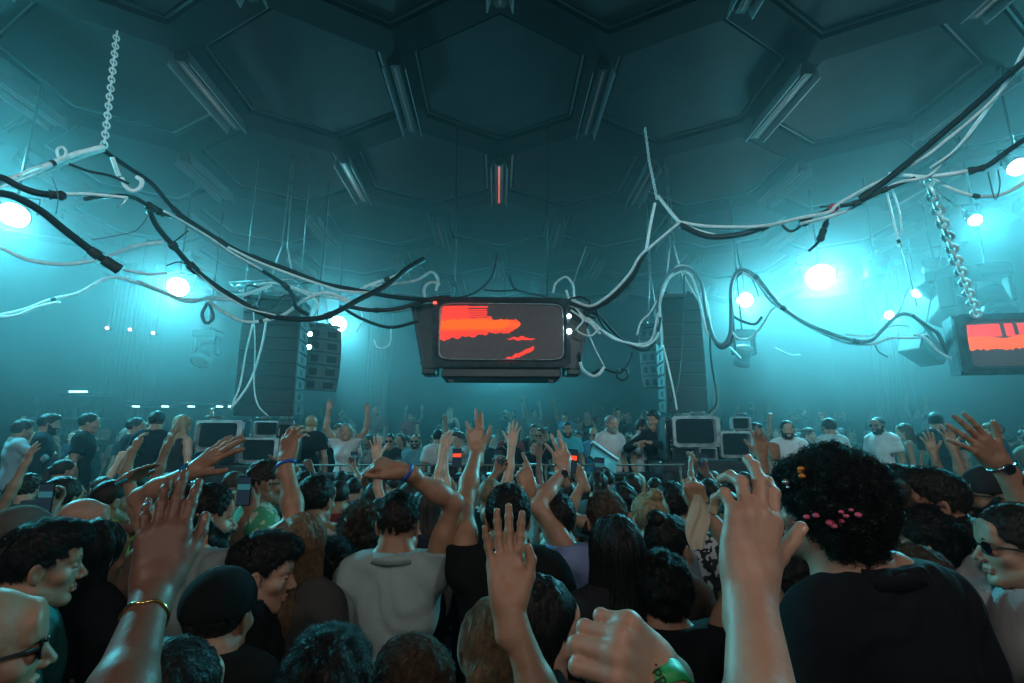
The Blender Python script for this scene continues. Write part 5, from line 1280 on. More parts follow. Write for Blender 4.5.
            dn = -a['B'][:, 2]; p = c+dn*.030; Mx = Matrix.Translation(Vector(p)) @ Vector(dn).to_track_quat('Z', 'Y').to_matrix().to_4x4()
            MB().cyl((0, 0, 0), .019, .011, 20, M=Mx).build('watch_case', m_silver, root); MB().cyl((0, 0, .006), .016, .002, 20, M=Mx).build('watch_dial', m_dark if colr is None else mat('watch_dial_blue', colr, .2), root)
        elif kind == 'beads':
            q = MB()
            for p in loop[:-1]: q.ball(p, .0038, 6)
            q.build('bead_bracelet', mat('dark_bead', (.03, .02, .018), .3), root)
    root['_i'] = 0; del root['_i']
    return root, dict(hc=hc, HR=HR, info=info, loc=loc, Rw=Rw, body=body)
def strand_mesh(VF, hf, n, style, hc, HR, seed):
    """thin hair strands lying along / leaving the hair volume"""
    V, Fq = VF; r = np.random.default_rng(seed+11); i = r.integers(0, len(V), n); P = V[i].astype(np.float64)
    R = HR/np.linalg.norm(HR[:, 0]); out = []
    e = .002; g = np.stack([hf((P+d).astype(np.float32))-hf((P-d).astype(np.float32)) for d in np.eye(3)*e], 1).astype(float); g /= (np.linalg.norm(g, axis=1, keepdims=True)+1e-9)
    m = 7; curl = style in ('afro', 'curly')
    L = {'long': .11, 'longw': .11, 'pony': .07, 'afro': .022, 'curly': .026, 'wavy': .035, 'buzz': .006}.get(style, .020)*r.uniform(.6, 1.3, n)
    crown = hc+R @ np.array([0, -.05, .12]); tail = hc+R @ np.array([0, -.11, .02]); ph = r.uniform(0, 6.28, n); jit = r.normal(0, .22, (n, 3))
    def tang(v, g): v = v-g*(v*g).sum(1, keepdims=True); return v/(np.linalg.norm(v, axis=1, keepdims=True)+1e-9)
    def flow_at(P, g):
        if style in ('long', 'longw'): v = np.tile([0, 0, -1.], (n, 1))+.25*tang(P-crown, g)
        elif style == 'pony':
            v = tail-P; far = (np.linalg.norm(v, axis=1) < .03) | (((P-hc) @ R[:, 1]) < -.115); v[far] = [0, 0, -1.]; v /= (np.linalg.norm(v, axis=1, keepdims=True)+1e-9)
        else: v = tang(P-crown, g)
        return tang(v+jit*(1 if style not in ('pony', 'long', 'longw') else .5), g)
    def grad(P):
        g = np.stack([hf((P+d).astype(np.float32))-hf((P-d).astype(np.float32)) for d in np.eye(3)*e], 1).astype(float); return g/(np.linalg.norm(g, axis=1, keepdims=True)+1e-9)
    fl = flow_at(P, g); ax = np.cross(fl, g); pts = []; w = P-g*.0015
    lift = {'long': .003, 'longw': .006, 'pony': .002, 'wavy': .010, 'quiff': .008}.get(style, .0045)*r.uniform(.2, 1.3, n)
    for j in range(m):
        t = j/(m-1)
        if curl:
            q = .0055; pts.append(P-g*.002+g*(L*t*.7)[:, None]+fl*(q*np.cos(ph+t*9))[:, None]+ax*(q*np.sin(ph+t*9))[:, None]); continue
        pts.append(w.copy()); w = w+fl*(L/(m-1))[:, None]
        d = hf(w.astype(np.float32)).astype(float); gg = grad(w); w = w-gg*(np.clip(d-lift*(t+.1), -.01, .01))[:, None]; fl = tang(fl*.6+flow_at(w, gg)*.4, gg)
    rad = .00075 if style in ('long', 'longw', 'pony') else .0007
    if curl: rad = .0012
    Vs = []
    for j, w in enumerate(pts):
        rr = rad*(1-.75*j/(m-1))
        for a in (0, 2.094, 4.189): Vs.append(w+ax*(rr*math.cos(a))+g*(rr*math.sin(a)))
    A = np.stack(Vs, 1).reshape(-1, 3); base = (np.arange(n)*m*3)[:, None]; F_ = []
    for j in range(m-1):
        for a in range(3): F_.append(np.concatenate([base+j*3+a, base+j*3+(a+1) % 3, base+(j+1)*3+(a+1) % 3, base+(j+1)*3+a], 1))
    return A, np.concatenate(F_)
# ================================================================== people near the camera
def print_mat(name, c1, c2, scale, thr, stretch=(1, 1, 1), wave=False):
    m = bpy.data.materials.new(name); m.use_nodes = True; nt = m.node_tree; b = nt.nodes['Principled BSDF']; L = nt.links
    tc = nt.nodes.new('ShaderNodeTexCoord'); mp = nt.nodes.new('ShaderNodeMapping'); mp.inputs['Scale'].default_value = stretch; L.new(tc.outputs['Object'], mp.inputs[0])
    t = nt.nodes.new('ShaderNodeTexWave' if wave else 'ShaderNodeTexNoise'); t.inputs['Scale'].default_value = scale; t.inputs['Detail'].default_value = 1.0 if not wave else 0; L.new(mp.outputs[0], t.inputs['Vector'])
    if wave: t.bands_direction = 'Z'
    r = nt.nodes.new('ShaderNodeValToRGB'); r.color_ramp.interpolation = 'CONSTANT'; r.color_ramp.elements[0].color = (*c1, 1); r.color_ramp.elements[1].position = thr; r.color_ramp.elements[1].color = (*c2, 1)
    L.new(t.outputs['Fac'], r.inputs[0]); L.new(r.outputs[0], b.inputs['Base Color']); b.inputs['Roughness'].default_value = .85; return m
pm_flor = print_mat('green_floral_print', (.06, .34, .18), (.45, .55, .42), 22, .54); pm_trop = print_mat('tropical_print', (.45, .48, .46), (.25, .16, .07), 16, .56)
pm_bw = print_mat('black_white_print', (.02, .02, .025), (.48, .52, .55), 30, .5); pm_white = print_mat('white_tee_print', (.50, .54, .56), (.06, .07, .08), 9, .64); pm_str = print_mat('striped_jersey', (.03, .03, .035), (.45, .48, .5), 5, .78, wave=True)
HERO = []                                                       # floor positions already taken
def hero(label, px, py, D, yaw=0.0, xy=None, head=(0, 0, 0), arms=({}, {}), lean=(0, 0), hoff=(0, 0), **k):
    Hc = at(px, py, D); off = Vector((lean[0]+hoff[0], lean[1]+hoff[1]+.025, 0)); off.rotate(Euler((0, 0, yaw)))
    hs_ = k.get('hscale', 1.0)
    loc = (Hc.x-off.x, Hc.y-off.y, 0); H = Hc.z+.120*hs_
    if xy: loc = (xy[0], xy[1], 0); H = xy[2]
    A = []
    for a in arms:
        if a and 'w' in a:
            a = dict(a); w_ = at(*a['w']); a['t'] = w_
            if 'tip' in a: a['d'] = at(*a['tip'])-w_
        A.append(a)
    k.setdefault('group', 'crowd close to the camera')
    r, inf = person(label, loc, H, yaw, head=head, arms=A, lean=lean, hoff=hoff, **k)
    HERO.append((loc[0], loc[1])); return r, inf
BACK, FWD = (0, 1, 0), (0, -1, 0)
t_h = time.time()
FINE = dict(hh=.0035, hhand=.0032, hb=.009, hs=.007)
MID = dict(hh=.0045, hhand=.0040, hb=.010, hs=.009)
# --- curly hair with beads
afro, inf = hero('person with thick curly dark hair dotted with bright beads, wearing a black shirt', 826, 513, 1.20, yaw=.30, hoff=(-.085, .01), head=(.15, .08, .1), hair='afro', hairc='black', strands=9000,
     shirt=(.010, .011, .013), collar=True, top='long', arms=({}, {}), seed=3, hh=.0035, hhand=.006, hb=.009, hs=.006, wide=1.12, skin=(.36, .20, .14), foldamp=.0035)
m_bead = [mat('pink_bead', (.75, .12, .22), .35), mat('orange_bead', (.85, .28, .05), .35), mat('silver_bead', (.8, .85, .88), .15, metal=.8), mat('green_bead', (.25, .5, .08), .35)]
hf = hair_fld('afro', 3)
def on_hair(inf, hf, px, py, D):
    """first point of the hair on the sight line, to seat a bead in it"""
    o = np.array(at(px, py, D-.25)); e = np.array(at(px, py, D+.05)); loc, Rw, hc, HR = inf['loc'], inf['Rw'], inf['hc'], inf['HR']
    Q = o+(e-o)*np.linspace(0, 1, 160)[:, None]; L = ((Q-loc) @ Rw-hc) @ np.linalg.inv(HR).T
    v = hf(L.astype(np.float32)); i = int(np.argmax(v < .012)); return (Q[i]-loc) @ Rw if v[i] < .012 else None
for px, py, m_, r_ in ((788, 515, 0, 1.8), (807, 517, 0, 2.2), (816, 515.5, 0, 2.2), (830, 523, 0, 2.8), (834, 526, 0, 2.2), (842, 521, 0, 2.0), (846, 516, 0, 1.8), (841, 512, 0, 1.6), (858, 515, 0, 2.2), (851, 510, 0, 1.5), (795, 523, 0, 1.6),
                       (801, 469, 1, 2.4), (802, 476, 1, 2.2), (800, 472, 1, 1.8), (786, 482, 2, 2.6), (788, 487, 2, 1.6), (799, 536, 3, 2.4), (800, 541, 3, 1.8)):
    p = on_hair(inf, hf, px, py, 1.20)
    if p is not None: MB().ball(p, r_*1.7/F, 8, sc=(1, 1, .75)).build('hair_bead', m_bead[m_], afro)
# collar of the black shirt
# --- big raised forearm and hand next to the curly head
hero('person out of frame raising the big half-curled hand before the curly head', 0, 0, 1, yaw=.0, xy=(.345, .28, 1.64), skin=(.42, .25, .18), hair='short', shirt=(.02, .02, .03),
     arms=(dict(w=(744, 554, .67), tip=(748, 476, .70), x=(.93, .25, .1), pose=([(8, 30, 20), (5, 26, 18), (16, 46, 28), (30, 72, 44)], 1.3, 'out'), pole=(-1, -.1, -.3), hs=.92, hh=.0022, fine=.004, thumb='out'), {}), hh=.007, hb=.010, hs=.012, seed=4, nails=(0,))
# --- dark forearm with a gold bracelet
hero('person at the edge of view raising a brown forearm with a thin gold bracelet', 0, 0, 1, yaw=.0, xy=(-.24, .42, 1.64), skin=(.15, .074, .05), hair='short', shirt=(.02, .02, .02),
     arms=(dict(w=(166, 562, .92), tip=(180, 478, .96), x=(.95, .25, -.1), pose=([(6, 12, 8), (4, 9, 7), (7, 12, 9), (10, 18, 12)], 1.0, 'side'), pole=(1, -.1, -.7), hh=.0026, fine=.0042, hs=.96, ls=1.10), {}), hh=.007, hb=.010, hs=.012, bands=((0, 'gold', None, .058),), seed=5, nails=(0,))
# --- fist with green wristband
_, inf_f = hero('person out of frame thrusting a fist with a green wristband beside the dark-haired woman', 0, 0, 1, yaw=.0, xy=(.13, .24, 1.60), skin=(.40, .23, .165), hair='short', shirt=(.02, .02, .02),
     arms=({}, dict(w=(648, 655, .68), tip=(600, 622, .61), x=(-.2, -.3, -.9), pose='fist', thumb='out', pole=(1, -.1, -.5), hh=.0022, fine=.004, hs=1.0, ls=1.04)), hh=.007, hb=.010, hs=.012, bands=((1, 'wide', (.02, .30, .08), .022),), seed=6, nails=(1,))
bandp = [c for c in bpy.data.objects if c.name.startswith('wristband')][-1]; P1 = bandp.parent
bpy.context.view_layer.update()
cw = [P1.matrix_world @ v.co for v in bandp.data.vertices]; ctr = sum(cw, Vector())/len(cw); toc = (Vector((0, 0, CAMZ))-ctr).normalized()
fa_ = Vector(inf_f['Rw'] @ inf_f['info'][1]['u']); toc = (toc-fa_*toc.dot(fa_)).normalized()
fcu = bpy.data.curves.new('wristband_lettering', 'FONT'); fcu.body = 'XPR'; fcu.size = .019; fcu.extrude = .0004; fcu.align_x = 'CENTER'; fcu.align_y = 'CENTER'
tmp = bpy.data.objects.new('tmp', fcu); COL.objects.link(tmp); bpy.context.view_layer.update()
lme = bpy.data.meshes.new_from_object(tmp.evaluated_get(bpy.context.evaluated_depsgraph_get())); bpy.data.objects.remove(tmp)
fo = link('lettering', lme, mat('dark_print', (.004, .03, .012), .5))
up_ = fa_; side = up_.cross(toc).normalized(); rdist = max((v-ctr).dot(toc) for v in cw)
Mw = Matrix((side, up_, toc)).transposed().to_4x4(); Mw = Mw @ Matrix.Rotation(math.radians(-90), 4, 'Z'); Mw.translation = ctr+toc*(rdist+.0008)
fo.parent = bandp; fo.matrix_parent_inverse = Matrix.Identity(4); fo.matrix_basis = P1.matrix_world.inverted() @ Mw
# --- central hand
hero('person with a blonde ponytail holding an open hand straight up', 497, 656, 1.28, yaw=.05, head=(-.3, .1, 0), fem=True, hair='pony', hairc='light', strands=7000, skin='tan', shirt=(.06, .05, .05), top='tank',
     arms=({}, dict(w=(508, 606, 1.08), tip=(502, 505, 1.14), x=(.85, .3, .0) if 0 else (.9, .2, 0), pose=([(4, 6, 5), (2, 5, 5), (5, 8, 5), (8, 12, 8)], 1.4, 'in'), pole=(.4, -.2, -1), hh=.0026, fine=.0045, hs=.98, ls=1.0)), seed=7, nails=(1,), **{**FINE, 'hhand': .006})
# --- grey polo man
hero('man with cropped hair in a grey-green polo shirt, bent arm, fist with blue wristband', 398, 526, 2.10, yaw=-.03, hair='fade', hairc='dark', strands=4000, skin='tan', shirt=(.27, .36, .36), collar=True, foldamp=.0035,
     arms=({}, dict(w=(401, 470, 1.90), tip=(372, 462, 1.88), n=(0, .5, -.85), pose='droop', pole=(.8, .1, .6))), bands=((1, 'band', (.02, .12, .5), .02),), seed=8, **FINE)
# --- black tee, left arm up with two joined fingers
hero('person in a black tee, straight arm up with two fingers joined', 508, 520, 2.0, yaw=0, hair='short', hairc='black', strands=5000, skin='tan', shirt=(.010, .011, .012),
     arms=(dict(w=(477, 447, 2.34), tip=(474, 405, 2.38), x=(1, .1, 0), pose='horns', pole=(-.6, -.4, 0), ls=1.05), {}), seed=9, **FINE)
# --- dark haired woman in profile
hero('woman with long black hair turned in profile beside the thrust fist', 541, 632, 1.42, yaw=-1.15, head=(.0, -.15, 0), fem=True, hair='long', hairc='black', strands=5000, skin='fair', eyes=True, shirt=(.02, .02, .022), seed=10, hh=.0035, hhand=.006, hb=.010, hs=.009)
# --- man in black with necklace, arm up holding cloth
mb_, ib_ = hero('dark-haired man in black with a silver necklace, fist raised holding a pale cloth', 661, 598, 1.72, yaw=-.05, hair='wavy', hairc='black', strands=6000, skin='tan', shirt=(.010, .010, .012), necklace=True,
     arms=({}, dict(w=(699, 506, 1.78), tip=(692, 480, 1.76), x=(-.9, .2, .1), pose='fist', pole=(.6, -.3, -.3), hs=.82, ls=1.08)), bands=((1, 'beads', None, .01),), seed=12, **FINE)
cl = MB(); P0 = at(694, 503, 1.76); rows = []
for i in range(15):
    t_ = i/14; w_ = .012+.020*math.sin(t_*3)+.01*t_; cx = P0+Vector((.006*math.sin(t_*6)-.010*t_, -.035, .03-.17*t_))
    rows.append([cx+Vector((w_*(u-.5)*2, .010*math.sin(u*9+t_*5), .0)) for u in [j/8 for j in range(9)]])
V_ = [p for r_ in rows for p in r_]; cl.add(V_+[p+Vector((0, .004, 0)) for p in V_], [(i*9+j, i*9+j+1, (i+1)*9+j+1, (i+1)*9+j) for i in range(14) for j in range(8)]+[(135+i*9+j, 135+(i+1)*9+j, 135+(i+1)*9+j+1, 135+i*9+j+1) for i in range(14) for j in range(8)], True)
tag(cl.build('pale_cloth', mat('pale_cloth', (.48, .46, .36), .8, bump=.3)), 'crumpled pale cloth hanging from the raised fist', 'cloth')
# --- woman with dark ponytail
hero('woman with long black hair seen from behind, in front of the blue long sleeve', 616, 556, 1.80, yaw=.1, fem=True, hair='long', hairc='black', strands=6000, skin='tan', shirt=(.02, .02, .025), seed=13, hh=.004, hhand=.006, hb=.011, hs=.010)
# --- blue sleeve, holding phone
_, ibl = hero('person in a light blue long-sleeved shirt holding up a phone showing red', 606, 522, 2.25, yaw=.1, hair='short', hairc='brown', skin='light', shirt=(.20, .27, .50), top='long', strands=2500, foldamp=.004,
     arms=(dict(w=(563, 472, 2.42), tip=(558, 440, 2.42), x=(-.55, -.1, .85) if 0 else (.8, .2, .3), pose=([(30, 40, 20), (4, 6, 4), (8, 10, 6), (12, 14, 8)], 2.6, 'grip'), pole=(-.2, -.5, -.6), ls=1.0), {}), bands=((0, 'watch', None, .012),), seed=14, **MID)
# --- olive tee, pointing
hero('person in a dark olive tee pointing upward beside the blue sleeve', 556, 523, 2.35, yaw=.1, hair='short', hairc='black', skin='tan', shirt=(.06, .075, .065), strands=2500,
     arms=(dict(w=(530, 490, 2.35), tip=(520, 462, 2.38), x=(.8, .2, 0), pose='point', pole=(-.3, -.3, -.8)), {}), seed=15, **MID)
# --- cap
hero('person in a black baseball cap seen from behind', 220, 618, 1.55, yaw=-.1, hair='short', hairc='black', skin='tan', cap=((.008, .008, .009), 'front'), shirt=(.012, .012, .013), seed=16, hh=.0035, hhand=.006, hb=.010, hs=.009)
# --- profile young man
hero('young man in a black tee in profile, short black hair, clean shaven', 262, 574, 1.85, yaw=-1.25, head=(-.1, -.1, 0), hair='quiff', hairc='black', strands=6000, skin='fair', eyes=True, shirt=(.014, .016, .018), seed=17, hh=.0033, hhand=.006, hb=.009, hs=.008)
# --- hoodie man, both arms up
hero('bearded man in a grey-green top raising both arms, watch and blue band', 205, 521, 2.05, yaw=-.45, head=(-.4, 0, 0), hair='fade', hairc='black', strands=4000, skin='tan', beard=True, shirt=(.17, .22, .22), foldamp=.005,
     arms=(dict(w=(194, 470, 2.05), tip=(228, 444, 2.05), n=(.2, .8, -.5), pose='open', pole=(-1, .2, .2), thumb='out', hs=1.1), dict(w=(286, 461, 2.12), tip=(293, 432, 2.15), x=(-.8, .3, .2), pose='relaxed', pole=(.9, .0, -.3), hs=1.0, ls=1.02)),
     bands=((0, 'watch', (.02, .2, .45), .016), (1, 'band', (.02, .12, .5), .014)), seed=18, **FINE)
# --- teal tee
hero('man with swept-back black hair in a teal tee and thin necklace', 40, 568, 1.68, yaw=-.75, head=(-.15, 0, 0), hair='quiff', hairc='black', strands=7000, skin='tan', eyes=True, shirt=(.03, .19, .19), necklace=True, seed=19, hh=.0035, hhand=.006, hb=.009, hs=.007, foldamp=.0035)
hero('bald man in sunglasses cut off by the corner of the frame', -22, 655, 1.08, yaw=-.9, hair='bald', skin='tan', glasses='x', shirt=(.10, .07, .06), seed=20, hh=.0033, hhand=.006, hb=.010, hs=.010)
hero('smiling man in a cap with blue mirrored glasses facing the camera', 13, 541, 2.2, yaw=2.85, hair='short', hairc='dark', skin='tan', glasses='blue', cap=((.10, .09, .08), 'back'), beard=True, eyes=True, shirt=(.015, .015, .02), seed=21, **MID)
hero('bearded bald man in sunglasses looking along the crowd', 84, 524, 2.6, yaw=-1.2, hair='bald', hairc='dark', skin='light', glasses='x', beard=True, shirt=(.02, .02, .02), seed=22, **MID)
hero('person in a mustard yellow tee with blue-banded hand stretched forward', 113, 502, 3.0, yaw=-.7, hair='buzz', hairc='dark', skin='tan', shirt=(.30, .19, .04),
     arms=({}, dict(w=(128, 478, 2.75), tip=(150, 464, 2.7), n=(.2, 0, -1), pose='flat', pole=(.3, .1, -1))), bands=((1, 'band', (.02, .4, .6), .01),), seed=23, **MID)
hero('woman with very long black hair between the teal tee and the brown forearm', 94, 558, 1.95, yaw=-.3, fem=True, hair='long', hairc='black', strands=5000, skin='tan', shirt=(.012, .012, .014), seed=24, hh=.004, hhand=.007, hb=.011, hs=.010)
hero('woman with long light brown hair behind the profile of the young man', 301, 551, 2.0, yaw=-.2, fem=True, hair='long', hairc='light', strands=7000, skin='light', shirt=(.05, .05, .05), seed=25, hh=.004, hhand=.007, hb=.011, hs=.010)
hero('person with short curly hair in a cream knitted polo', 330, 577, 2.15, yaw=-.1, hair='curly', hairc='black', strands=4000, skin='tan', shirt=(.42, .43, .38), collar=True, seed=26, hh=.004, hhand=.007, hb=.010, hs=.008, foldamp=.005)
hero('person with a mop of black wavy hair at the lower picture edge near the cap', 325, 702, 1.2, yaw=.2, hair='wavy', hairc='black', strands=7000, skin='tan', shirt=(.02, .02, .02), seed=27, hh=.0045, hhand=.007, hb=.012, hs=.012)
hero('person with smooth brown hair at the lower picture edge, below the polo shirt', 408, 695, 1.38, yaw=1.1, hair='short', hairc='brown', strands=7000, skin='fair', shirt=(.02, .02, .02), seed=28, hh=.004, hhand=.007, hb=.012, hs=.012)
hero('person with dark hair at the very bottom behind the cap wearer', 170, 712, 1.15, yaw=-.2, hair='short', hairc='black', strands=5000, skin='tan', shirt=(.02, .02, .02), seed=29, hh=.0045, hhand=.007, hb=.012, hs=.012)
# --- cluster beyond the curly head
hero('man in dark sunglasses and a white printed tee looking sideways', 934, 505, 1.95, yaw=1.15, hair='quiff', hairc='dark', strands=5000, skin='tan', glasses='x', eyes=True, shirt=(.50, .53, .55), shirtm=pm_white, seed=30, **FINE)
hero('young person with black hair and a dark green top in profile', 899, 494, 2.35, yaw=1.25, hair='short', hairc='black', strands=3000, skin='brown', eyes=True, shirt=(.02, .09, .08), seed=31, **MID)
gb, _ = hero('person with sunglasses pushed up into dark hair, below the white printed tee', 921, 547, 1.85, yaw=.8, head=(.2, .3, 0), hair='wavy', hairc='black', strands=5000, skin='tan', shirt=(.015, .015, .018), seed=32, hh=.004, hhand=.007, hb=.011, hs=.010)
hero('person with cropped brown hair in a plain black tee, back turned', 972, 557, 1.88, yaw=-.35, hair='fade', hairc='dark', strands=4000, skin='tan', shirt=(.010, .011, .012), seed=33, **FINE)
hero('person with short brown hair tucked behind the black-shirted shoulder', 913, 588, 1.68, yaw=.5, hair='short', hairc='brown', strands=6000, skin='tan', shirt=(.012, .012, .014), seed=34, hh=.004, hhand=.007, hb=.011, hs=.010)
hero('man in sunglasses with a striped black and white jersey', 992, 497, 2.2, yaw=1.1, hair='short', hairc='dark', skin='tan', glasses='x', beard=True, cap=((.04, .03, .03), 'back'), shirt=(.05, .05, .06), shirtm=pm_str, seed=35, **MID)
hero('man in sunglasses and a white shirt at the picture edge', 1017, 548, 1.62, yaw=1.2, hair='short', hairc='dark', strands=3000, skin='light', glasses='x', shirt=(.5, .52, .54), eyes=True, seed=36, **MID)
hero('person past the picture edge stretching a watch-wearing open hand inward', 1085, 528, 1.95, yaw=.3, hair='short', hairc='dark', skin='tan', shirt=(.02, .02, .02),
     arms=(dict(w=(1000, 464, 1.78), tip=(965, 430, 1.78), n=(-.2, 1, -.1) if 0 else (.1, .95, .2), pose='open', pole=(-.2, -.4, -1), hs=1.08, ls=1.12), {}), bands=((0, 'watch', None, .012),), seed=37, **FINE)
hero('woman in profile with tied black hair between the big forearm and the curly head', 791, 592, 1.52, yaw=1.3, fem=True, hair='bun', hairc='black', strands=4000, skin='light', eyes=True, shirt=(.02, .02, .02), seed=38, hh=.0035, hhand=.007, hb=.011, hs=.010)
hero('person with ruffled grey-brown hair behind the curly head', 876, 510, 1.95, yaw=.2, hair='wavy', hairc='brown', strands=3000, skin='tan', shirt=(.02, .02, .02), seed=39, **MID)
hero('person in a green floral shirt holding up a phone', 266, 484, 3.0, yaw=-.9, hair='fade', hairc='dark', skin='tan', glasses='x', shirt=(.12, .36, .24), shirtm=pm_flor, arms=(dict(w=(252, 508, 2.85), tip=(245, 492, 2.85), x=(.3, .3, .9), pose='grip', pole=(-.3, -.5, -1)), {}), seed=40, **MID)
hero('person with short dark hair in a white tropical shirt', 317, 502, 2.65, yaw=-.3, hair='short', hairc='black', strands=2000, skin='tan', shirt=(.40, .42, .40), shirtm=pm_trop, seed=41, **MID)
hero('person with wavy dark brown hair next to the grey-green polo', 364, 537, 2.35, yaw=-.2, hair='curly', hairc='brown', strands=3000, skin='tan', shirt=(.03, .03, .03), seed=42, **MID)
hero('person in a black and white patterned tee behind the raised cloth', 672, 508, 2.65, yaw=-.3, hair='short', hairc='black', strands=2000, skin='tan', shirt=(.25, .27, .30), shirtm=pm_bw, seed=43, **MID)
hero('person with streaked blonde bun in front of the booth', 649, 520, 2.5, yaw=.2, fem=True, hair='bun', hairc='blonde', strands=3000, skin='light', shirt=(.22, .26, .30), seed=44, **MID)
hero('person turned sideways with tied dark hair under the raised cloth', 671, 548, 2.1, yaw=-1.0, fem=True, hair='bun', hairc='black', strands=3000, skin='tan', shirt=(.07, .045, .035), seed=45, **MID)
# phones
m_phone = mat('phone_back', (.012, .012, .014), .25)
def phone(px, py, D, label, scr=None, rot=(0, 0, 0), s=1.0):
    t = empty('phone', at(px, py, D)); t.rotation_euler = rot
    MB().box((0, 0, 0), (.074*s, .009, .152*s), bev=.004).build('case', m_phone, t)
    if scr: MB().box((0, -.0055, 0), (.067*s, .001, .142*s)).build('screen', scr, t)
    MB().box((.018*s, .006, .05*s), (.026*s, .004, .03*s), bev=.002).build('camera_bump', m_dark, t)
    tag(t, label, 'phone', 'phones held up in the crowd'); return t
def phone_screen(name, top):
    m = bpy.data.materials.new(name); m.use_nodes = True; nt = m.node_tree; nt.nodes.clear()
    tc = nt.nodes.new('ShaderNodeTexCoord'); sp = nt.nodes.new('ShaderNodeSeparateXYZ'); rp = nt.nodes.new('ShaderNodeValToRGB'); e = nt.nodes.new('ShaderNodeEmission'); o = nt.nodes.new('ShaderNodeOutputMaterial')
    nt.links.new(tc.outputs['Generated'], sp.inputs[0]); nt.links.new(sp.outputs['Z'], rp.inputs[0]); nt.links.new(rp.outputs[0], e.inputs[0]); nt.links.new(e.outputs[0], o.inputs[0])
    cr = rp.color_ramp; cr.interpolation = 'CONSTANT'; cr.elements[0].color = (.01, .02, .03, 1); cr.elements[1].position = .55; cr.elements[1].color = (*top, 1)
    x = cr.elements.new(.75); x.color = (.01, .02, .03, 1); e.inputs[1].default_value = 1.2; return m
ps_red = phone_screen('phone_picture_red', (1, .08, .03)); ps_dim = phone_screen('phone_picture_dim', (.02, .10, .12))
hero('dark-haired person holding up the phone with the red glow', 622, 505, 3.35, yaw=.15, hair='wavy', hairc='black', skin='tan', shirt=(.02, .02, .02), arms=(dict(w=(583, 482, 3.3), tip=(573, 462, 3.3), x=(.3, .2, .9), pose='grip', pole=(-.3, -.3, -1)), {}), seed=46, **MID)
phone(571.5, 461, 3.22, 'phone with a red glow next to the hand above the blue sleeve', ps_red, (0, .12, 0), .95)
hero('person holding up a dark phone near the picture edge, grey top', 62, 500, 3.1, yaw=-.1, hair='short', hairc='dark', skin='tan', shirt=(.10, .10, .11), arms=({}, dict(w=(50, 512, 2.95), tip=(46, 492, 2.95), x=(-.3, .3, .9), pose='grip', pole=(.3, -.3, -1))), seed=47, **MID)
phone(45.5, 499, 2.9, 'dark phone held up near the picture edge, behind the teal tee', ps_dim, (0, 0, 0), 1.1)
phone(599, 468, 4.2, 'small dark phone lifted just before the rail, beneath the tilted monitor', ps_dim, (0, .1, 0), 1.1)
phone(457, 458, 4.6, 'small phone showing a red dot, lifted before the booth beside the two-finger hand', ps_red, (0, 0, 0), 1.1)
phone(244, 491, 2.82, 'dark phone held above the green floral shirt', ps_dim, (0, 0, 0), 1.0)
print('heroes', round(time.time()-t_h, 1))
# ================================================================== the rest of the crowd: built once per pose, then copied
t_c = time.time()
PH = dict(hh=.0085, hhand=.0062, hb=.016, hs=.016)
FARP = dict(hh=.010, hhand=.0085, hb=.018, hs=.018)
PROT = []
def proto_(kind, q=PH, **k):
    r, inf = person('x', (0, 0, 0), 1.70, 0, **{**q, **k}); PROT.append(dict(r=r, kind=kind, hair=k.get('hair'), used=False, fem=k.get('fem', False), top=k.get('top', 'tee'))); return PROT[-1]
def up(x, y, z, pose='open', n=(0, 1, 0), **k): return dict(t=(x, y, z), pose=pose, n=n, **k)
proto_('arms down', hair='short', seed=50); proto_('arms down', hair='long', fem=True, top='tank', seed=51)
proto_('arms down', hair='curly', seed=52); proto_('arms down', hair='pony', fem=True, seed=53)
proto_('open hand up', hair='fade', arms=({}, up(.24, .12, 1.93)), seed=54)
proto_('one fist up', hair='wavy', arms=({}, up(.30, .10, 1.88, 'fist')), seed=55)
proto_('both arms up', hair='short', arms=(up(-.30, .08, 1.88, 'relaxed'), up(.27, .10, 1.92, 'open')), seed=56)
proto_('clapping overhead', hair='long', fem=True, arms=(up(-.05, .30, 1.80, 'flat', n=(1, 0, 0)), up(.05, .30, 1.80, 'flat', n=(-1, 0, 0))), seed=57)
proto_('pointing up', hair='short', arms=(up(-.22, .22, 1.86, 'point'), {}), cap=((.02, .02, .02), 'front'), seed=58)
proto_('phone raised', hair='fade', arms=({}, up(.12, .36, 1.74, 'grip', n=(0, -1, 0))), seed=59)
proto_('forearms bent', hair='wavy', top='long', arms=(up(-.10, .30, 1.30, 'relaxed', n=(0, 0, -1)), up(.12, .30, 1.28, 'relaxed', n=(0, 0, -1))), seed=60)
proto_('dark glasses', hair='buzz', beard=True, glasses='x', seed=61)
proto_('drooping hand up', hair='bun', fem=True, arms=(up(-.18, .26, 1.78, 'droop'), {}), seed=62)
proto_('bearded', hair='quiff', top='long', beard=True, seed=63)
NB = len(PROT)
SH_C = [((.010, .011, .013), 'black'), ((.010, .011, .013), 'black'), ((.010, .011, .013), 'black'), ((.03, .035, .05), 'navy'), ((.42, .46, .48), 'white'), ((.20, .22, .23), 'grey'), ((.05, .10, .11), 'petrol'), ((.12, .06, .05), 'brown'), ((.18, .17, .13), 'beige'), ((.03, .06, .04), 'dark green'), ((.22, .03, .04), 'red'), ((.07, .16, .26), 'blue')]
HR_C = [('black', 'black'), ('dark', 'dark brown'), ('brown', 'brown'), ('light', 'light brown'), ('blonde', 'blonde'), ('grey', 'grey')]
HSTY = {'short': 'short', 'long': 'long', 'curly': 'curly', 'pony': 'ponytailed', 'fade': 'cropped', 'wavy': 'wavy', 'buzz': 'shaved', 'bun': 'tied-up', 'quiff': 'swept-back'}
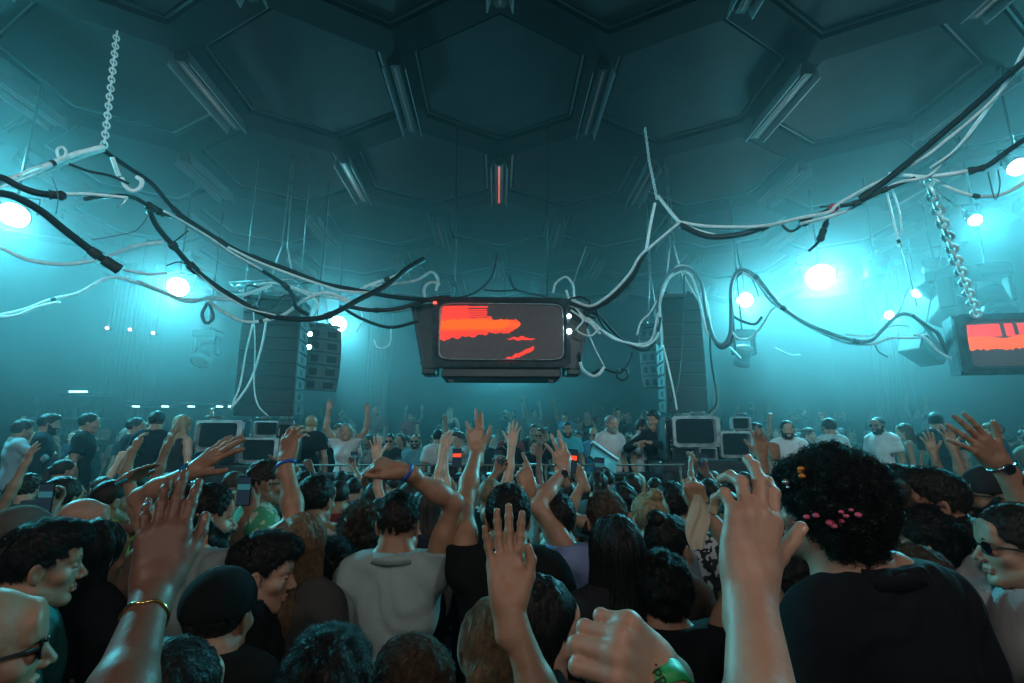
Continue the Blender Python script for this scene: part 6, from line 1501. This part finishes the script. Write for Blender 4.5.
def pxof(v):
    q = _R.transposed() @ (Vector(v)-Vector((0, 0, CAMZ))); return (512+F*q.x/-q.z, 341.5-F*q.y/-q.z) if q.z < -.1 else (-9999, 0)
def landmark(x, y, z):
    px = pxof((x, y, z+1.6))[0]
    if y < 3.2: return 'just beyond the nearest people' if abs(px-512) < 260 else 'few steps in, beside the wall of hands'
    if y < 6.3:
        d = 'near the booth' if y > 4.8 else 'mid-floor'
        t = 'below the long array' if px < 300 else 'under the television' if 400 < px < 590 else 'before the tilted monitor' if 590 <= px < 670 else 'below the security man' if 670 <= px < 770 else 'past the curly head' if px >= 770 else 'below the short array'
        return d+', '+t
    if y < 12.4:
        t = 'before the back bar' if px < 110 else 'under the downlight canopy' if px < 250 else 'past the rail, by the short array' if px < 400 else 'past the rail, under the television' if px < 590 else 'past the rail, by the arched array' if px < 770 else 'under the cable snake' if px < 930 else 'below the edge television'
        return t
    return 'far tier, '+('by the ribbed column near the bar' if px < 260 else 'beside the short array' if px < 430 else 'under the television' if px < 590 else 'behind the arched array' if px < 780 else 'under the far wedge speaker')
used_labels = {}
def put(P, x, y, z, yaw, H, sk, hc, sh, label, group, tr=(.02, .022, .03), minimal=False):
    if not P['used'] : r = P['r']; P['used'] = True
    else:
        r = P['r'].copy(); COL.objects.link(r)
        for ch in P['r'].children:
            if minimal and ch.name.startswith('shoe'): continue
            c = ch.copy(); COL.objects.link(c); c.parent = r
    s = H/1.70; r.location = (x, y, z); r.rotation_euler = (0, 0, yaw); r.scale = (s*random.choice((-1, 1)), s, s)
    setcol(r, SKIN[sk])
    for ch in r.children:
        n = ch.name.split('.')[0]
        if n == 'shirt': setcol(ch, sh)
        elif n in ('hair', 'beard'): setcol(ch, HAIRC[hc])
        elif n == 'trousers': setcol(ch, tr)
    tag(r, label, 'person', group); P['cnt'] = P.get('cnt', 0)+1; HERO.append((x, y)); return r
WEAR = {'tee': 'tee', 'long': 'long-sleeved top', 'tank': 'tank top'}
def auto(P, x, y, z, yaw, H, group, sk=None, hc=None, sh=None, minimal=False, front=False):
    if abs(x-at(375, 430, 17.8).x) < .8 and y > 16.4 or (y > 14.6 and abs(x-at(898, 430, 15.5).x) < 1.1 and y < 16.2): return None
    sk0, hc0, sh0 = sk, hc, sh; hs = HSTY.get(P['hair'], 'short')
    for tr_ in range(25):
        sk = sk0 or random.choice(['tan', 'tan', 'light', 'fair', 'brown', 'tan']); h = hc0 or random.choices(HR_C, [5, 5, 2, 1.2, .8, .4])[0]; c = sh0 or random.choice(SH_C if abs(x) < 3 or y < 6 else SH_C[:4]+SH_C[:3]+SH_C[6:10])
        lab = f"{h[1]} {hs}-haired person, {c[1]} {WEAR[P['top']]}, {P['kind']}, {landmark(x, y, z)}"
        if len(lab.split()) > 16: lab = f"{h[1]}-haired person in {c[1]}, {P['kind']}, {landmark(x, y, z)}"
        if lab not in used_labels: break
    used_labels[lab] = 1
    return put(P, x, y, z, yaw, H, sk, h[0], c[0], lab, group, minimal=minimal)
def free(x, y, r):
    return all((x-a)**2+(y-b)**2 > r*r for a, b in HERO)
def floor_z(x, y):
    if y > 12.6: return 1.01
    if y > 7.35 or (y > 6.3 and abs(x) > 3.9): return .40
    return 0.0
def inframe(x, y, z, m=40):
    px, py = pxof((x, y, z+1.5)); return -m < px < 1024+m
WT = [7, 6, 3, 3, 3, 2, 1.5, 1.5, 1.5, 2.5, 2, 3, 1.5, 2]
random.seed(21)
n = 0; row = 0; y = 2.45
while y < 6.0:                                                    # dance floor, everybody turned to the booth
    sp = .50 if y < 4.2 else .56; k = int(1.12*y/sp)+1
    for i in range(-k, k+1):
        x = (i+(row % 2)*.5)*sp+random.uniform(-.09, .09); yy = y+random.uniform(-.10, .10)
        if not inframe(x, yy, 0) or not free(x, yy, .40): continue
        if random.random() < .06: continue
        P = random.choices(PROT[:NB], WT)[0]
        if 745 < pxof((x, yy, 1.6))[0] < 950 and ('up' in P['kind'] or 'clap' in P['kind'] or 'phone' in P['kind']): P = random.choice(PROT[:4])
        H = random.gauss(1.60 if yy < 4 else 1.56, .055); H = min(1.70, max(1.46, H))
        auto(P, x, yy, 0, random.gauss(-x*.07, .35), H, 'dance floor crowd facing the booth'); n += 1
    y += .52; row += 1
print('floor', n)
# ---- behind the booth and at the sides: facing the camera or chatting
for k_, a_ in (('facing this way', dict(hair='short', beard=True)), ('facing this way', dict(hair='long', fem=True, top='tank')), ('dark glasses', dict(hair='fade', glasses='x')),
               ('fist up', dict(hair='wavy', arms=(up(-.26, .14, 1.92, 'fist', n=(0, -1, 0)), {}))), ('both arms up', dict(hair='long', fem=True, arms=(up(-.26, .10, 1.90, 'open'), up(.30, .12, 1.88, 'relaxed')))), ('hands clapping', dict(hair='quiff', arms=(up(-.05, .34, 1.45, 'flat', n=(1, 0, 0)), up(.05, .34, 1.45, 'flat', n=(-1, 0, 0)))))):
    proto_(k_, FARP, seed=70+len(PROT), **a_)
N2 = len(PROT)
def vip(px, py, D, hc, sh, kind, label, yaw=math.pi, sk='tan', H=None):
    Hc = at(px, py, D); z = floor_z(Hc.x, D); return put(PROT[kind], Hc.x, D, z, yaw, Hc.z+.12-z if H is None else H, sk, hc, sh, label, 'people beyond the booth rail')
W2 = (.62, .66, .68)
vip(787, 430, 7.0, 'black', W2, 14, 'dark-haired man in a bright white tee beside the television stack, facing the camera', math.pi-.35, 'light')
vip(830, 427, 7.4, 'dark', (.42, .46, .46), 0, 'broad person in a pale grey-white tee with back turned, next to the man in white', .1)
vip(879, 425, 7.6, 'black', W2, 11, 'person in a white tee turned aside, near the turquoise shirt', math.pi*.6)
vip(906, 432, 7.5, 'brown', (.05, .33, .30), 1, 'long-haired person in a turquoise shirt beyond the curly head', .9)
vip(936, 421, 7.3, 'black', (.012, .014, .018), 0, 'tall person in dark clothes standing beside the turquoise shirt', -.7)
vip(655, 420, 7.45, 'black', (.012, .014, .018), 10, 'security man in black by the television stack, arms bent in front', math.pi-.8)
vip(610, 424, 7.9, 'grey', W2, 14, 'grey-haired man in a white shirt beyond the tilted monitor', math.pi+.4, 'light')
vip(508, 441, 7.6, 'black', (.012, .014, .018), 14, 'bearded man in black right behind the booth, under the hanging television', math.pi)
vip(438, 438, 7.7, 'black', (.55, .62, .62), 0, 'person in a pale tee with back turned at the booth, under the television edge', .3)
vip(416, 442, 8.0, 'dark', (.12, .30, .36), 11, 'shaven-headed man in a light blue top at the booth', math.pi-.1)
vip(390, 442, 8.3, 'black', (.02, .02, .02), 16, 'person in dark glasses behind the booth, beside the shaven-headed man', math.pi)
vip(346, 432, 8.0, 'grey', (.5, .55, .56), 18, 'pale-haired person with both arms raised behind the rail', math.pi+.2, 'light')
vip(311, 424, 8.3, 'blonde', (.012, .014, .018), 0, 'fair-haired person in black with back turned beside the long array', .1)
vip(181, 425, 6.8, 'blonde', (.03, .03, .03), 1, 'long-haired blonde person next to the television stack', -.3, 'fair')
vip(156, 421, 6.9, 'black', (.012, .016, .022), 0, 'broad man in black with back turned beside the blonde', .2)
vip(134, 427, 7.3, 'black', (.012, .016, .022), 0, 'person in black bending towards the broad man', -1.2)
vip(87, 423, 6.9, 'black', (.012, .016, .022), 0, 'dark-haired man in black in profile, two steps from the broad man', -1.1)
vip(46, 424, 6.9, 'black', (.012, .016, .022), 13, 'person in black in profile beside the back bar, arms down', -.9)
vip(20, 430, 6.8, 'dark', (.25, .30, .32), 10, 'person with folded pale arms near the picture edge', -.6)
vip(663, 431, 8.6, 'dark', (.30, .34, .36), 15, 'long-haired person behind the security man', math.pi+.3)
vip(697, 408, 12.3, 'dark', (.3, .3, .3), 18, 'person with both arms raised far behind the television stack', math.pi, 'light')
vip(752, 432, 7.5, 'dark', (.02, .025, .03), 13, 'person in dark clothes between the television stack and the man in white', -1.9)
vip(534, 432, 9.0, 'black', (.02, .02, .02), 16, 'person in dark glasses a step behind the booth under the television', math.pi)
vip(567, 430, 8.8, 'black', (.06, .35, .42), 14, 'person in a bright blue shirt behind the booth', math.pi)
n = 0; y = 7.95
while y < 12.4:
    sp = .78 if y < 9.5 else .95; k = int(1.1*y/sp)+1
    for i in range(-k, k+1):
        x = (i+random.uniform(-.3, .3))*sp; yy = y+random.uniform(-.2, .2); z = floor_z(x, yy)
        if not inframe(x, yy, z, 10) or not free(x, yy, .42) or abs(x) > XW-.6 or (yy > 11.4 and pxof((x, yy, z+1.5))[0] < 250): continue
        P = random.choices(PROT[NB:N2]+PROT[:4], [4, 4, 3, 2, 1, 1, 1, 1, .5, .5])[0] if abs(x) < 5 else random.choices(PROT[NB:N2]+PROT[:4]+[PROT[10], PROT[13]], [2, 2, 2, .6, .4, .8, 2, 2, 1, 1, 1, 1])[0]
        yaw = random.gauss(math.pi, .5) if abs(x) < 5 else random.uniform(0, 6.28)
        auto(P, x, yy, z, yaw, min(1.82, max(1.5, random.gauss(1.66, .08))), 'people beyond the booth rail', minimal=True); n += 1
    y += .82
for x, yy in [(sx*(4.3+.62*i+random.uniform(-.1, .1)), 6.75+.05*i+random.uniform(-.1, .15)) for sx in (-1, 1) for i in range(6)]:
    if inframe(x, yy, .4, 10) and free(x, yy, .42) and not (765 < pxof((x, yy, 2))[0] < 950 or 30 < pxof((x, yy, 2))[0] < 200): auto(random.choice(PROT[:4]+[PROT[10], PROT[13]]), x, yy, floor_z(x, yy), random.uniform(-1.5, 1.5), random.gauss(1.66, .06), 'people beyond the booth rail'); n += 1
y = 13.1
while y < 17.2:
    k = int(1.05*y/1.35)
    for i in range(-k, k+1):
        x = (i+random.uniform(-.35, .35))*1.35; yy = y+random.uniform(-.2, .2)
        if not inframe(x, yy, 1, 0) or not free(x, yy, .45) or abs(x) > XW-.8: continue
        px = pxof((x, yy, 2.5))[0]
        if px < 250: continue
        P = random.choices(PROT[NB:N2], [3, 3, 2, 2, 2, 1])[0]
        auto(P, x, yy, 1.01, random.gauss(math.pi, .4), random.gauss(1.72, .08), 'people in the far raised tier', minimal=True); n += 1
    y += 1.35
for P in PROT:
    if not P['used']:
        for ch in list(P['r'].children): bpy.data.objects.remove(ch)
        bpy.data.objects.remove(P['r'])
print('beyond', n, 'persons', len([o for o in COL.objects if o.name.startswith('person')]), round(time.time()-t_c, 1))
# phones in the raised hands of the copies that hold one
pp = PROT[9]; pinf = None
for o in [o for o in COL.objects if o.name.startswith('person') and o.get('label') and 'phone raised' in o['label']]:
    s = o.scale; p = Matrix.LocRotScale(o.location, o.rotation_euler, o.scale) @ Vector((.12+.0, .385, 1.84))
    t = empty('phone', p); t.rotation_euler = (0, 0, o.rotation_euler.z)
    MB().box((0, 0, 0), (.078, .009, .155), bev=.004).build('case', m_phone, t); MB().box((0, -.0055, 0), (.070, .001, .145)).build('screen', ps_dim, t)
    tag(t, 'phone held up by the '+' '.join(o['label'].replace(', phone raised', '').replace('person with ', '').split()[:11]), 'phone', 'phones held up in the crowd')
